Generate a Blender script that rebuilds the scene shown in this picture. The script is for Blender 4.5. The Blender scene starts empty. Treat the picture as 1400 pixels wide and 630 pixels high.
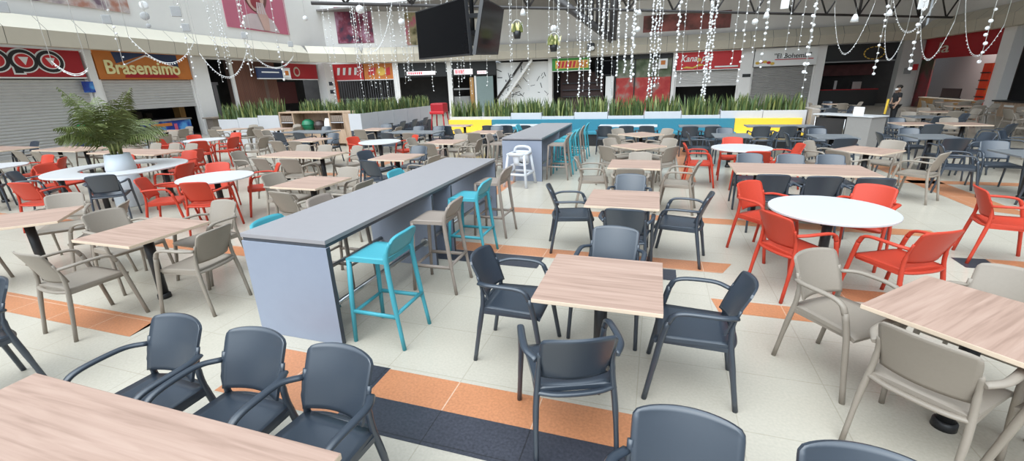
import bpy, bmesh, math, random
from mathutils import Vector, Matrix
random.seed(7)
S = bpy.context.scene
COL = S.collection
R = math.radians
pi = math.pi

# ------------------------------------------------------------------ materials
MATS = {}
def mat(name, col, rough=0.5, metal=0.0, noise=0.0, nscale=20.0, emit=0.0, bump=0.0, spec=0.5, coat=0.0, trans=0.0, stretch=None):
    if name in MATS: return MATS[name]
    m = bpy.data.materials.new(name); m.use_nodes = True
    nt = m.node_tree; b = nt.nodes['Principled BSDF']
    c = (col[0], col[1], col[2], 1)
    b.inputs['Base Color'].default_value = c
    b.inputs['Roughness'].default_value = rough
    b.inputs['Metallic'].default_value = metal
    b.inputs['Specular IOR Level'].default_value = spec
    if coat: b.inputs['Coat Weight'].default_value = coat
    if trans: b.inputs['Transmission Weight'].default_value = trans
    if emit:
        b.inputs['Emission Color'].default_value = c; b.inputs['Emission Strength'].default_value = emit
    tc = nt.nodes.new('ShaderNodeTexCoord')
    n = nt.nodes.new('ShaderNodeTexNoise'); n.inputs['Scale'].default_value = nscale; n.inputs['Detail'].default_value = 4
    if stretch:
        mp = nt.nodes.new('ShaderNodeMapping'); mp.inputs['Scale'].default_value = stretch
        nt.links.new(tc.outputs['Object'], mp.inputs['Vector']); nt.links.new(mp.outputs['Vector'], n.inputs['Vector'])
    else:
        nt.links.new(tc.outputs['Object'], n.inputs['Vector'])
    if noise:
        mx = nt.nodes.new('ShaderNodeMix'); mx.data_type = 'RGBA'
        mx.inputs['A'].default_value = tuple(max(0, v*(1-noise)) for v in col)+(1,)
        mx.inputs['B'].default_value = tuple(min(1, v*(1+noise)) for v in col)+(1,)
        nt.links.new(n.outputs['Fac'], mx.inputs['Factor']); nt.links.new(mx.outputs['Result'], b.inputs['Base Color'])
        if emit: nt.links.new(mx.outputs['Result'], b.inputs['Emission Color'])
    if bump:
        bp = nt.nodes.new('ShaderNodeBump'); bp.inputs['Strength'].default_value = bump
        nt.links.new(n.outputs['Fac'], bp.inputs['Height']); nt.links.new(bp.outputs['Normal'], b.inputs['Normal'])
    MATS[name] = m
    return m

def wood(name, base, dark, light, scale=(1.2, 22, 22), rough=0.45):
    if name in MATS: return MATS[name]
    m = bpy.data.materials.new(name); m.use_nodes = True
    nt = m.node_tree; b = nt.nodes['Principled BSDF']; b.inputs['Roughness'].default_value = rough
    tc = nt.nodes.new('ShaderNodeTexCoord'); mp = nt.nodes.new('ShaderNodeMapping'); mp.inputs['Scale'].default_value = scale
    n = nt.nodes.new('ShaderNodeTexNoise'); n.inputs['Scale'].default_value = 1.6; n.inputs['Detail'].default_value = 6; n.inputs['Distortion'].default_value = 0.6
    r = nt.nodes.new('ShaderNodeValToRGB')
    e = r.color_ramp.elements
    e[0].position = 0.3; e[0].color = (*dark, 1); e[1].position = 0.72; e[1].color = (*light, 1)
    k = e.new(0.5); k.color = (*base, 1)
    nt.links.new(tc.outputs['Object'], mp.inputs['Vector']); nt.links.new(mp.outputs['Vector'], n.inputs['Vector'])
    nt.links.new(n.outputs['Fac'], r.inputs['Fac']); nt.links.new(r.outputs['Color'], b.inputs['Base Color'])
    MATS[name] = m
    return m

def tile_mat(name, c1, c2, joint, bw, bh, rough, mortar=0.006, speck=0.0, rot=0.0, wave=None):
    m = bpy.data.materials.new(name); m.use_nodes = True
    nt = m.node_tree; b = nt.nodes['Principled BSDF']; b.inputs['Roughness'].default_value = rough
    tc = nt.nodes.new('ShaderNodeTexCoord'); mp = nt.nodes.new('ShaderNodeMapping'); mp.inputs['Rotation'].default_value = (0, 0, rot)
    br = nt.nodes.new('ShaderNodeTexBrick'); br.offset = 0.0
    br.inputs['Color1'].default_value = (*c1, 1); br.inputs['Color2'].default_value = (*c2, 1); br.inputs['Mortar'].default_value = (*joint, 1)
    br.inputs['Scale'].default_value = 1.0; br.inputs['Brick Width'].default_value = bw; br.inputs['Row Height'].default_value = bh
    br.inputs['Mortar Size'].default_value = mortar; br.inputs['Mortar Smooth'].default_value = 0.4
    nt.links.new(tc.outputs['Object'], mp.inputs['Vector']); nt.links.new(mp.outputs['Vector'], br.inputs['Vector'])
    out = br.outputs['Color']
    if speck:
        n = nt.nodes.new('ShaderNodeTexNoise'); n.inputs['Scale'].default_value = 55; n.inputs['Detail'].default_value = 2
        n2 = nt.nodes.new('ShaderNodeTexNoise'); n2.inputs['Scale'].default_value = 1.3; n2.inputs['Detail'].default_value = 5
        for nn, amt in ((n, speck), (n2, speck*0.8)):
            nt.links.new(tc.outputs['Object'], nn.inputs['Vector'])
            mr = nt.nodes.new('ShaderNodeMapRange'); mr.inputs['From Min'].default_value = 0.3; mr.inputs['From Max'].default_value = 0.7
            mr.inputs['To Min'].default_value = 1-amt; mr.inputs['To Max'].default_value = 1+amt
            nt.links.new(nn.outputs['Fac'], mr.inputs['Value'])
            mx = nt.nodes.new('ShaderNodeMix'); mx.data_type = 'RGBA'; mx.blend_type = 'MULTIPLY'; mx.inputs['Factor'].default_value = 1
            nt.links.new(out, mx.inputs['A']); nt.links.new(mr.outputs['Result'], mx.inputs['B'])
            out = mx.outputs['Result']
    nt.links.new(out, b.inputs['Base Color'])
    MATS[name] = m
    return m

M = dict(
    dark=mat('dark_plastic', (0.032, 0.043, 0.060), 0.31, spec=0.85, noise=0.06, nscale=60),
    taupe=mat('taupe_plastic', (0.285, 0.243, 0.20), 0.45, spec=0.35, noise=0.05, nscale=60),
    red=mat('red_plastic', (0.50, 0.052, 0.027), 0.45, spec=0.3, noise=0.05, nscale=60),
    turq=mat('turquoise_plastic', (0.065, 0.34, 0.41), 0.42, spec=0.35, noise=0.05, nscale=60),
    stooltaupe=mat('stool_taupe_plastic', (0.29, 0.24, 0.205), 0.45, spec=0.35, noise=0.05, nscale=60),
    wood=wood('pale_wood_laminate', (0.425, 0.283, 0.222), (0.335, 0.218, 0.168), (0.485, 0.335, 0.268)),
    woodedge=mat('wood_edge_band', (0.72, 0.57, 0.43), 0.5, noise=0.06, nscale=30),
    white=mat('white_laminate', (0.6, 0.6, 0.605), 0.3, noise=0.015, nscale=8),
    slate=mat('slate_laminate', (0.175, 0.185, 0.195), 0.4, noise=0.06, nscale=14),
    black=mat('black_metal', (0.018, 0.018, 0.02), 0.4, noise=0.1, nscale=30),
    counter=mat('grey_blue_counter', (0.27, 0.30, 0.375), 0.40, noise=0.04, nscale=10),
    countertop=mat('grey_counter_top', (0.31, 0.295, 0.305), 0.38, noise=0.04, nscale=10),
    counteredge=mat('dark_counter_edge', (0.06, 0.065, 0.08), 0.45, noise=0.05),
    steel=mat('brushed_steel', (0.5, 0.5, 0.5), 0.28, metal=1.0, noise=0.06, nscale=40),
    wallwhite=mat('white_wall_paint', (0.86, 0.835, 0.80), 0.65, noise=0.02, nscale=3),
    wallgrey=mat('grey_wall_paint', (0.86, 0.83, 0.80), 0.7, noise=0.03, nscale=3),
    fascia_low=mat('beige_fascia', (0.58, 0.52, 0.42), 0.6, noise=0.04, nscale=4),
    fascia_up=mat('cream_fascia', (0.82, 0.76, 0.63), 0.6, noise=0.03, nscale=4),
    joint=mat('dark_joint', (0.18, 0.16, 0.13), 0.8),
    column=mat('white_column_paint', (0.86, 0.83, 0.80), 0.55, noise=0.03, nscale=5),
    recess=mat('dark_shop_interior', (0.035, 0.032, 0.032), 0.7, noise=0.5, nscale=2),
    ceil=mat('corrugated_roof_sheet', (0.22, 0.205, 0.195), 0.7, noise=0.12, nscale=2),
    truss=mat('dark_truss_steel', (0.05, 0.045, 0.045), 0.5, noise=0.1),
    planter=mat('white_planter_panel', (0.56, 0.56, 0.58), 0.5, noise=0.03, nscale=6),
    blue=mat('teal_blue_upholstery', (0.03, 0.20, 0.275), 0.6, noise=0.06, nscale=12),
    yellow=mat('yellow_upholstery', (0.85, 0.55, 0.05), 0.6, noise=0.05, nscale=12),
    oak=wood('oak_cabinet', (0.47, 0.33, 0.23), (0.38, 0.26, 0.17), (0.55, 0.40, 0.29), (14, 14, 1.5)),
    slatwood=wood('slatted_wood', (0.50, 0.27, 0.09), (0.36, 0.18, 0.06), (0.6, 0.34, 0.13), (9, 9, 1.0)),
    leaf=mat('snake_plant_leaf', (0.07, 0.115, 0.035), 0.5, noise=0.6, nscale=6),
    leaf2=mat('snake_plant_leaf_yellowish', (0.24, 0.27, 0.09), 0.5, noise=0.4, nscale=6),
    palm=mat('palm_leaf', (0.125, 0.155, 0.042), 0.5, noise=0.5, nscale=5),
    palmstem=mat('palm_stem', (0.32, 0.34, 0.12), 0.55, noise=0.3, nscale=12),
    pot=mat('white_gloss_planter', (0.74, 0.80, 0.86), 0.35, noise=0.03, nscale=3),
    soil=mat('dark_soil', (0.03, 0.022, 0.015), 0.9, noise=0.4, nscale=30),
    crystal=mat('white_bead', (0.85, 0.85, 0.85), 0.15, noise=0.05),
    sheer=mat('white_paper_ornament', (0.8, 0.8, 0.8), 0.6, noise=0.05),
    wire=mat('white_wire', (0.75, 0.75, 0.73), 0.5, noise=0.03),
    screen=mat('black_glass_screen', (0.004, 0.004, 0.005), 0.13, noise=0.2, spec=0.05),
    bezel=mat('black_bezel', (0.02, 0.02, 0.022), 0.4, noise=0.05),
    shutter=mat('grey_roller_shutter', (0.55, 0.53, 0.51), 0.5, metal=0.25, noise=0.08, nscale=3),
    shutterd=mat('grey_roller_shutter_dark', (0.36, 0.345, 0.33), 0.5, metal=0.25, noise=0.08, nscale=3),
    signred=mat('red_sign_panel', (0.40, 0.012, 0.02), 0.45, noise=0.05),
    signred2=mat('bright_red_sign_panel', (0.58, 0.025, 0.03), 0.45, noise=0.05),
    signor=mat('orange_sign_panel', (0.60, 0.19, 0.035), 0.5, noise=0.1, nscale=4),
    signnavy=mat('navy_sign_paint', (0.03, 0.05, 0.12), 0.5, noise=0.05),
    cream=mat('cream_letter', (0.9, 0.82, 0.42), 0.5, noise=0.03),
    letterw=mat('white_letter', (0.88, 0.87, 0.85), 0.45, noise=0.02),
    letterk=mat('black_letter', (0.02, 0.02, 0.02), 0.4, noise=0.05),
    gold=mat('gold_letter', (0.75, 0.48, 0.08), 0.5, noise=0.05),
    greensign=mat('green_sign_panel', (0.05, 0.30, 0.05), 0.5, noise=0.1),
    brick=tile_mat('red_brick', (0.20, 0.075, 0.045), (0.15, 0.055, 0.035), (0.17, 0.11, 0.09), 0.24, 0.08, 0.8, 0.012),
    walltile=tile_mat('white_wall_tile', (0.60, 0.58, 0.58), (0.57, 0.55, 0.55), (0.36, 0.33, 0.33), 0.15, 0.15, 0.35, 0.012),
    skin=mat('skin', (0.48, 0.30, 0.21), 0.5, noise=0.06), cloth=mat('black_cloth', (0.015, 0.015, 0.018), 0.8, noise=0.2),
    hair=mat('dark_hair', (0.02, 0.015, 0.012), 0.6, noise=0.2),
    greenbag=mat('green_bin_lid', (0.01, 0.17, 0.08), 0.4, noise=0.1), brownbag=mat('dark_brown_lid', (0.045, 0.028, 0.025), 0.4, noise=0.1),
    hcwhite=mat('pale_grey_plastic', (0.62, 0.63, 0.66), 0.4, noise=0.03),
    glass=mat('tinted_shop_glass', (0.42, 0.48, 0.48), 0.08, noise=0.05, trans=0.5),
)

# ------------------------------------------------------------------ bmesh helpers
def box(bm, x0, x1, y0, y1, z0, z1, bev=0.0, mi=0):
    r = bmesh.ops.create_cube(bm, size=1.0)
    vs = r['verts']
    for v in vs:
        v.co = Vector(((x0+x1)/2+v.co.x*(x1-x0), (y0+y1)/2+v.co.y*(y1-y0), (z0+z1)/2+v.co.z*(z1-z0)))
    fs = {f for v in vs for f in v.link_faces}
    if bev:
        es = list({e for v in vs for e in v.link_edges})
        r2 = bmesh.ops.bevel(bm, geom=es, offset=bev, segments=2, affect='EDGES', profile=0.6)
        fs = {f for f in fs if f.is_valid} | set(r2['faces'])
    for f in fs: f.material_index = mi
    return vs

def tube(bm, pts, rad, n=8, flat=None, cap=True):
    """sweep an oval section along pts; rad: radius or list of (a, b)"""
    pts = [Vector(p) for p in pts]
    k = len(pts)
    if not isinstance(rad, list): rad = [rad]*k
    rad = [r if isinstance(r, tuple) else (r, r) for r in rad]
    t0 = (pts[1]-pts[0]).normalized()
    ref = Vector((1, 0, 0)) if abs(t0.x) < 0.8 else Vector((0, 0, 1))
    side = (ref - t0*ref.dot(t0)).normalized()
    rings = []
    for i, p in enumerate(pts):
        if i == 0: t = t0
        elif i == k-1: t = (pts[i]-pts[i-1]).normalized()
        else: t = ((pts[i+1]-p).normalized()+(p-pts[i-1]).normalized()).normalized()
        side = (side - t*side.dot(t)).normalized(); up = t.cross(side)
        a, b = rad[i]
        rings.append([bm.verts.new(p+side*(a*math.cos(2*pi*j/n))+up*(b*math.sin(2*pi*j/n))) for j in range(n)])
    for i in range(k-1):
        for j in range(n):
            bm.faces.new((rings[i][j], rings[i][(j+1) % n], rings[i+1][(j+1) % n], rings[i+1][j])).smooth = True
    if cap:
        bm.faces.new(rings[0][::-1]); bm.faces.new(rings[-1])

def lathe(bm, prof, n=24, cx=0, cy=0, capb=True, capt=True, mi=0):
    rings = []
    for r, z in prof:
        rings.append([bm.verts.new((cx+r*math.cos(2*pi*j/n), cy+r*math.sin(2*pi*j/n), z)) for j in range(n)])
    for i in range(len(prof)-1):
        for j in range(n):
            f = bm.faces.new((rings[i][j], rings[i][(j+1) % n], rings[i+1][(j+1) % n], rings[i+1][j])); f.smooth = True; f.material_index = mi
    if capb: bm.faces.new(rings[0][::-1]).material_index = mi
    if capt: bm.faces.new(rings[-1]).material_index = mi

def panel(bm, f, nu, nv, th):
    P = [[Vector(f(-1+2*i/nu, j/nv)) for i in range(nu+1)] for j in range(nv+1)]
    def nrm(i, j):
        a = P[j][min(i+1, nu)]-P[j][max(i-1, 0)]; b = P[min(j+1, nv)][i]-P[max(j-1, 0)][i]
        c = a.cross(b)
        return c.normalized() if c.length > 1e-9 else Vector((0, 0, 1))
    A = [[bm.verts.new(P[j][i]+nrm(i, j)*th/2) for i in range(nu+1)] for j in range(nv+1)]
    B = [[bm.verts.new(P[j][i]-nrm(i, j)*th/2) for i in range(nu+1)] for j in range(nv+1)]
    for j in range(nv):
        for i in range(nu):
            bm.faces.new((A[j][i], A[j][i+1], A[j+1][i+1], A[j+1][i])).smooth = True
            bm.faces.new((B[j][i], B[j+1][i], B[j+1][i+1], B[j][i+1])).smooth = True
    for i in range(nu):
        bm.faces.new((A[0][i], B[0][i], B[0][i+1], A[0][i+1])); bm.faces.new((A[nv][i], A[nv][i+1], B[nv][i+1], B[nv][i]))
    for j in range(nv):
        bm.faces.new((A[j][0], A[j+1][0], B[j+1][0], B[j][0])); bm.faces.new((A[j][nu], B[j][nu], B[j+1][nu], A[j+1][nu]))

def mk(fn):
    bm = bmesh.new(); fn(bm)
    bmesh.ops.recalc_face_normals(bm, faces=bm.faces[:])
    return bm

def mesh(name, bm, mats):
    me = bpy.data.meshes.new(name)
    bm.to_mesh(me); bm.free()
    for m in (mats if isinstance(mats, (list, tuple)) else [mats]): me.materials.append(m)
    return me

def obj(name, bm, mats, parent=None, label=None):
    me = mesh(name, bm, mats) if isinstance(bm, bmesh.types.BMesh) else bm
    o = bpy.data.objects.new(name, me); COL.objects.link(o)
    if parent: o.parent = parent
    if label: o['label'] = label
    return o

def tag(o, label, cat, group=None, kind=None):
    o['label'] = label; o['category'] = cat
    if group: o['group'] = group
    if kind: o['kind'] = kind
    return o

def thing(name, label, cat, loc=(0, 0, 0), rz=0.0, group=None):
    o = bpy.data.objects.new(name, None); COL.objects.link(o)
    o.location = loc; o.rotation_euler = (0, 0, rz); o.empty_display_size = 0.1
    return tag(o, label, cat, group)

def struct(name, bm, mats):
    o = obj(name, bm, mats); o['kind'] = 'structure'
    return o

def dup(root, loc, rz, label, group=None):
    r = root.copy(); COL.objects.link(r); r.location = loc; r.rotation_euler = (0, 0, rz); r['label'] = label
    if group: r['group'] = group
    for ch in list(root.children):
        c = ch.copy(); COL.objects.link(c); c.parent = r
        for g in list(ch.children):
            d = g.copy(); COL.objects.link(d); d.parent = c
    return r

def textmesh(txt, w, h, depth=0.02, shear=0.0, bold=0.0):
    cu = bpy.data.curves.new('t', 'FONT'); cu.body = txt; cu.extrude = 0.02; cu.size = 1.0; cu.shear = shear; cu.offset = bold
    to = bpy.data.objects.new('t', cu); COL.objects.link(to)
    dg = bpy.context.evaluated_depsgraph_get(); dg.update()
    me = bpy.data.meshes.new_from_object(to.evaluated_get(dg))
    bpy.data.objects.remove(to); bpy.data.curves.remove(cu)
    xs = [v.co.x for v in me.vertices]; ys = [v.co.y for v in me.vertices]
    sx = w/(max(xs)-min(xs)); sy = h/(max(ys)-min(ys))
    for v in me.vertices:
        v.co.x = (v.co.x-(max(xs)+min(xs))/2)*sx; v.co.y = (v.co.y-(max(ys)+min(ys))/2)*sy; v.co.z = v.co.z/0.02*depth/2
    me.materials.clear()
    return me

# ------------------------------------------------------------------ camera
cam_d = bpy.data.cameras.new('camera'); cam_o = bpy.data.objects.new('camera', cam_d); COL.objects.link(cam_o)
r_ = Vector((0.95246654, 0.30322356, -0.02937627)); u_ = Vector((-0.06952892, 0.31025246, 0.94810819)); f_ = Vector((-0.2966028, 0.90099883, -0.31658789))
mw = Matrix((r_, u_, -f_)).transposed().to_4x4(); mw.translation = Vector((0, 0, 2.03))
cam_o.matrix_world = mw
cam_d.sensor_width = 36; cam_d.lens = 600.0164/1400*36; cam_d.clip_end = 200; cam_d.clip_start = 0.05
S.camera = cam_o

# ------------------------------------------------------------------ floor with inlaid bands
floor_m = tile_mat('terrazzo_floor', (0.50, 0.455, 0.378), (0.49, 0.446, 0.37), (0.42, 0.378, 0.305), 0.61, 0.61, 0.22, 0.005, speck=0.05)
orange_m = tile_mat('orange_terrazzo', (0.52, 0.22, 0.105), (0.49, 0.205, 0.10), (0.62, 0.42, 0.30), 0.61, 0.61, 0.3, 0.005, speck=0.12)
darkt_m = tile_mat('charcoal_terrazzo', (0.045, 0.047, 0.06), (0.04, 0.043, 0.055), (0.025, 0.025, 0.03), 0.61, 0.61, 0.3, 0.005, speck=0.25)
bm = bmesh.new()
vs = [bm.verts.new(p) for p in ((-34, -9, 0), (26, -9, 0), (26, 46, 0), (-34, 46, 0))]; bm.faces.new(vs)
def inlay(poly, mi, z=0.0012):
    f = bm.faces.new([bm.verts.new((x, y, z)) for x, y in poly]); f.material_index = mi
    if f.normal.z < 0: f.normal_flip()
def band(x0, x1, y0, y1, mi): inlay([(x0, y0), (x1, y0), (x1, y1), (x0, y1)], mi)
band(-2.9, -2.42, 2.12, 2.41, 1); band(-2.42, -1.80, 2.12, 2.41, 2); band(-1.80, 0.33, 2.10, 2.40, 1)
band(-2.9, -1.87, 1.84, 2.12, 1); band(-1.87, 0.33, 1.80, 2.10, 2)
band(-8.2, -4.36, 2.19, 2.49, 1)
inlay([(-4.36, 2.19), (-4.33, 2.19), (-4.42, 2.49), (-4.36, 2.49)], 1)
band(-2.3, 3.6, 6.72, 7.0, 1)
inlay([(-2.7, 4.87), (0.80, 4.87), (0.93, 5.17), (-2.7, 5.17)][::1], 1)
band(-2.7, -1.2, 4.52, 4.87, 2); band(0.12, 0.32, 4.55, 4.85, 2)
inlay([(0.66, 3.96), (1.5, 3.96), (1.36, 4.22), (0.62, 4.22)], 1)
inlay([(1.75, 4.48), (2.3, 4.48), (2.3, 4.76), (1.86, 4.76)], 1)
inlay([(3.3, 5.65), (3.6, 5.65), (3.64, 5.98), (3.31, 5.95)], 2); inlay([(3.6, 5.5), (4.6, 5.5), (4.6, 5.98), (3.64, 5.98)], 1)
inlay([(4.75, 8.3), (5.28, 8.0), (5.28, 12.6), (4.75, 12.6)], 1)
band(0.58, 0.87, 9.6, 14.6, 1); band(-3.15, -2.85, 7.0, 9.05, 1); band(-7.5, -4.6, 4.0, 4.28, 1)
band(-12, -8.4, 4.35, 4.65, 1); band(-14.5, -3.4, 8.9, 9.2, 1); band(-7.4, -7.1, 9.2, 14.0, 1); band(3.9, 9.5, 10.2, 10.5, 1)
floor = struct('floor', bm, [floor_m, orange_m, darkt_m])

# ------------------------------------------------------------------ room shell
W = {'L': ((-21.2, 2), (-23.0, 27.2)), 'K': ((-23.0, 27.2), (-23.0, 28.456)), 'C': ((-23.0, 28.456), (-11.9, 33.7)), 'D': ((-11.9, 33.7), (-7.5, 34.7)), 'B': ((-7.5, 34.7), (14.9, 34.9)), 'R': ((15.0, 34.9), (15.0, 10))}
def wframe(w):
    a, b = Vector((*W[w][0], 0)), Vector((*W[w][1], 0)); t = (b-a).normalized(); n = Vector((t.y, -t.x, 0))
    return a, t, n
def wbox(bm, w, s0, s1, z0, z1, o0, o1, mi=0):
    a, t, n = wframe(w)
    c = [a+t*s+n*o for s, o in ((s0, o0), (s1, o0), (s1, o1), (s0, o1))]
    lo = [bm.verts.new((p.x, p.y, z0)) for p in c]; hi = [bm.verts.new((p.x, p.y, z1)) for p in c]
    fs = [bm.faces.new(lo[::-1]), bm.faces.new(hi)]
    for i in range(4): fs.append(bm.faces.new((lo[i], lo[(i+1) % 4], hi[(i+1) % 4], hi[i])))
    for f in fs: f.material_index = mi
def wmat(w, s, z, o):
    a, t, n = wframe(w)
    m = Matrix((t, Vector((0, 0, 1)), n)).transposed().to_4x4(); m.translation = a+t*s+n*o+Vector((0, 0, z))
    return m
def wlen(w): return (Vector(W[w][1])-Vector(W[w][0])).length

TOP = 9.5
side_names = {'L': 'left', 'K': 'left_corner', 'C': 'back_left', 'D': 'back_middle', 'B': 'back', 'R': 'right'}
for w in 'LKCDBR':
    s0 = -9 if w == 'L' else 0
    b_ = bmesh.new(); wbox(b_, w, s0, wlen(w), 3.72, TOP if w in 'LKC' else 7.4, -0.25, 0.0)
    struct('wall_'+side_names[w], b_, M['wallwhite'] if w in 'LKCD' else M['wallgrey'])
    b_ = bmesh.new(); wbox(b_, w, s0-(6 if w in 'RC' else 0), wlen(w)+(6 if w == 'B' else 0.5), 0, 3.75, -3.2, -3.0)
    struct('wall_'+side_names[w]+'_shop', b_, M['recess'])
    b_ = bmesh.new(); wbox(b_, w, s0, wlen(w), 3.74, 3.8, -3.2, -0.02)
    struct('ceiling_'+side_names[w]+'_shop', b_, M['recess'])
# fascia: folded panels with open joints
F = [(-20.35, -6), (-20.75, 10), (-21.6, 17.4), (-22.2, 25.6), (-20.4, 28.95), (-11.6, 33.0), (-7.4, 33.9), (14.45, 34.2), (14.45, 10)]
def fascia():
    bl, bu, bj = bmesh.new(), bmesh.new(), bmesh.new()
    for i in range(len(F)-1):
        a, b = Vector(F[i]), Vector(F[i+1]); L = (b-a).length; t = (b-a)/L; n = Vector((t.y, -t.x))
        k = max(1, round(L/1.25)); g = 0.018
        def ring(s, sh):
            p = a+t*s
            prof = [(-0.45-sh, 3.8+sh), (-sh, 3.8+sh), (0.05-sh, 4.33), (-0.42-sh, 4.82-sh), (-0.6-sh, 4.82-sh)]
            return [Vector((p.x+n.x*o, p.y+n.y*o, z)) for o, z in prof]
        for j in range(k):
            A, B = ring(j*L/k+g/2, 0), ring((j+1)*L/k-g/2, 0)
            for bmx, segs in ((bl, (0, 1)), (bu, (2, 3))):
                for q in segs:
                    bmx.faces.new([bmx.verts.new(v) for v in (A[q], B[q], B[q+1], A[q+1])])
        A, B = ring(-0.03, 0.012), ring(L+0.03, 0.012)
        for q in range(4): bj.faces.new([bj.verts.new(v) for v in (A[q], B[q], B[q+1], A[q+1])])
    struct('trim_1', bl, M['fascia_low']); struct('trim_2', bu, M['fascia_up']); struct('trim_3', bj, M['joint'])
fascia()
# roof over the back and the right side (the middle of the hall is lit from an open skylight)
b_ = bmesh.new(); box(b_, -24, 20, 28.0, 36, 7.2, 7.3); struct('ceiling_back', b_, M['ceil'])
b_ = bmesh.new(); box(b_, 6.5, 20, 8.0, 28.0, 7.2, 7.3); struct('ceiling_right', b_, M['ceil'])

# white columns along the shop fronts
ncol = [4]
def col(w, s0, s1, m='column', o0=-0.3, o1=0.12, z0=0.0, z1=3.8):
    b_ = bmesh.new(); wbox(b_, w, s0, s1, z0, z1, o0, o1); struct('trim_%d' % ncol[0], b_, M[m]); ncol[0] += 1
for w, s0, s1 in (('L', 15.35, 16.25), ('C', 4.5, 4.9), ('C', 8.48, 8.81), ('B', -0.6, -0.3), ('B', 8.3, 8.52), ('B', 12.6, 13.35), ('B', 17.0, 17.5), ('B', 21.7, 22.2), ('R', 0.0, 0.35), ('R', 7.1, 7.9)):
    col(w, s0, s1)
col('K', 0.1, 1.0, o0=-0.2, o1=0.5); col('L', 10.72, 11.02, o0=-0.1, o1=0.08); col('L', 17.75, 17.95, o0=-0.1, o1=0.0)
b_ = bmesh.new(); wbox(b_, 'L', 18.0, 21.3, 0, 3.8, -0.6, -0.15); struct('wall_left_brick', b_, M['brick'])
b_ = bmesh.new(); wbox(b_, 'L', 16.3, 17.7, 0, 2.45, -1.1, -1.0); struct('door_1', b_, mat('dark_green_door', (0.02, 0.035, 0.03), 0.3, noise=0.3))
b_ = bmesh.new()
wbox(b_, 'L', 16.3, 17.7, 2.45, 2.6, -1.1, -0.95); wbox(b_, 'L', 17.3, 17.55, 0, 2.45, -1.0, -0.93)
struct('trim_40', b_, mat('grey_door_frame', (0.32, 0.30, 0.31), 0.5, noise=0.1))
b_ = bmesh.new(); wbox(b_, 'R', -5, 7.1, 0.0, 3.75, -2.2, -2.1); struct('wall_right_tiled', b_, M['walltile'])
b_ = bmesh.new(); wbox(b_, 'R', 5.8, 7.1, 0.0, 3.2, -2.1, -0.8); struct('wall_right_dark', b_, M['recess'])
b_ = bmesh.new(); wbox(b_, 'B', 13.4, 17.0, 0, 0.05, -3, -2.9); struct('baseboard_back', b_, M['column'])

# ------------------------------------------------------------------ shutters
def shutter(w, s0, s1, z0, z1, label, m='shutter'):
    k = int((z1-z0)/0.11)
    def f(bm):
        a, t, n = wframe(w)
        prof = []
        for i in range(k):
            z = z0+(z1-z0)*i/k; h = (z1-z0)/k
            prof += [(z, 0.0), (z+h*0.3, 0.025), (z+h*0.7, 0.025), (z+h*0.98, 0.0)]
        prev = None
        for z, o in prof:
            row = [bm.verts.new(a+t*s+n*(o-0.08)+Vector((0, 0, z))) for s in (s0, s1)]
            if prev: bm.faces.new((prev[0], prev[1], row[1], row[0]))
            prev = row
        wbox(bm, w, s0, s1, z0-0.06, z0+0.06, -0.11, -0.03)
    o = tag(thing('roller_shutter', label, 'shutter'), label, 'shutter')
    c = obj('slats', mk(f), M[m], o)
    g = bmesh.new(); wbox(g, w, s0-0.08, s0, 0, z1, -0.12, 0.0); wbox(g, w, s1, s1+0.08, 0, z1, -0.12, 0.0)
    obj('guide_rail', g, M['column'], o)
shutter('L', 1.0, 10.6, 0.06, 2.70, 'closed grey roller shutter under the dark red sign at far left')
shutter('L', 11.15, 15.25, 1.5, 2.70, 'half raised grey roller shutter under the orange sign')
shutter('B', 8.62, 12.52, 1.55, 2.50, 'grey roller shutter half closed under the red Kanaopé sign')
shutter('B', 13.45, 16.95, 0.06, 2.60, 'closed grey roller shutter under the white sign board', 'shutterd')

# ------------------------------------------------------------------ signs
def sign(w, s0, s1, z0, z1, m, label, name='shop_sign', off=0.05, depth=0.12, edge='column'):
    a, t, n = wframe(w)
    o = thing(name, label, 'sign')
    b = bmesh.new(); wbox(b, w, s0, s1, z0, z1, off-depth, off); obj('panel', b, M[m], o)
    b = bmesh.new()
    wbox(b, w, s0, s1, z0-0.05, z0, off-depth, off+0.03); wbox(b, w, s0, s1, z1, z1+0.04, off-depth, off+0.03)
    obj('frame', b, M[edge], o)
    return o
def letters(o, w, txt, s, z, wd, h, m, off=0.07, shear=0.0, bold=0.0, rot=0.0, name='lettering', lab=None):
    me = textmesh(txt, wd, h, 0.03, shear, bold); me.materials.append(M[m])
    c = obj(name, me, None, o, lab); c.matrix_world = wmat(w, s, z, off) @ Matrix.Rotation(rot, 4, 'Z')
    return c
def wpoly(o, w, pts, m, off=0.06, name='painted_shape', th=0.012):
    a, t, n = wframe(w)
    def f(bm):
        fr = [bm.verts.new(a+t*s+n*(off+th)+Vector((0, 0, z))) for s, z in pts]; bk = [bm.verts.new(a+t*s+n*off+Vector((0, 0, z))) for s, z in pts]
        bm.faces.new(fr); bm.faces.new(bk[::-1])
        for i in range(len(pts)): bm.faces.new((fr[i], bk[i], bk[(i+1) % len(pts)], fr[(i+1) % len(pts)]))
    return obj(name, mk(f), M[m], o)
def disc(s, z, rx, rz, n=28): return [(s+rx*math.cos(2*pi*i/n), z+rz*math.sin(2*pi*i/n)) for i in range(n)]

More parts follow.
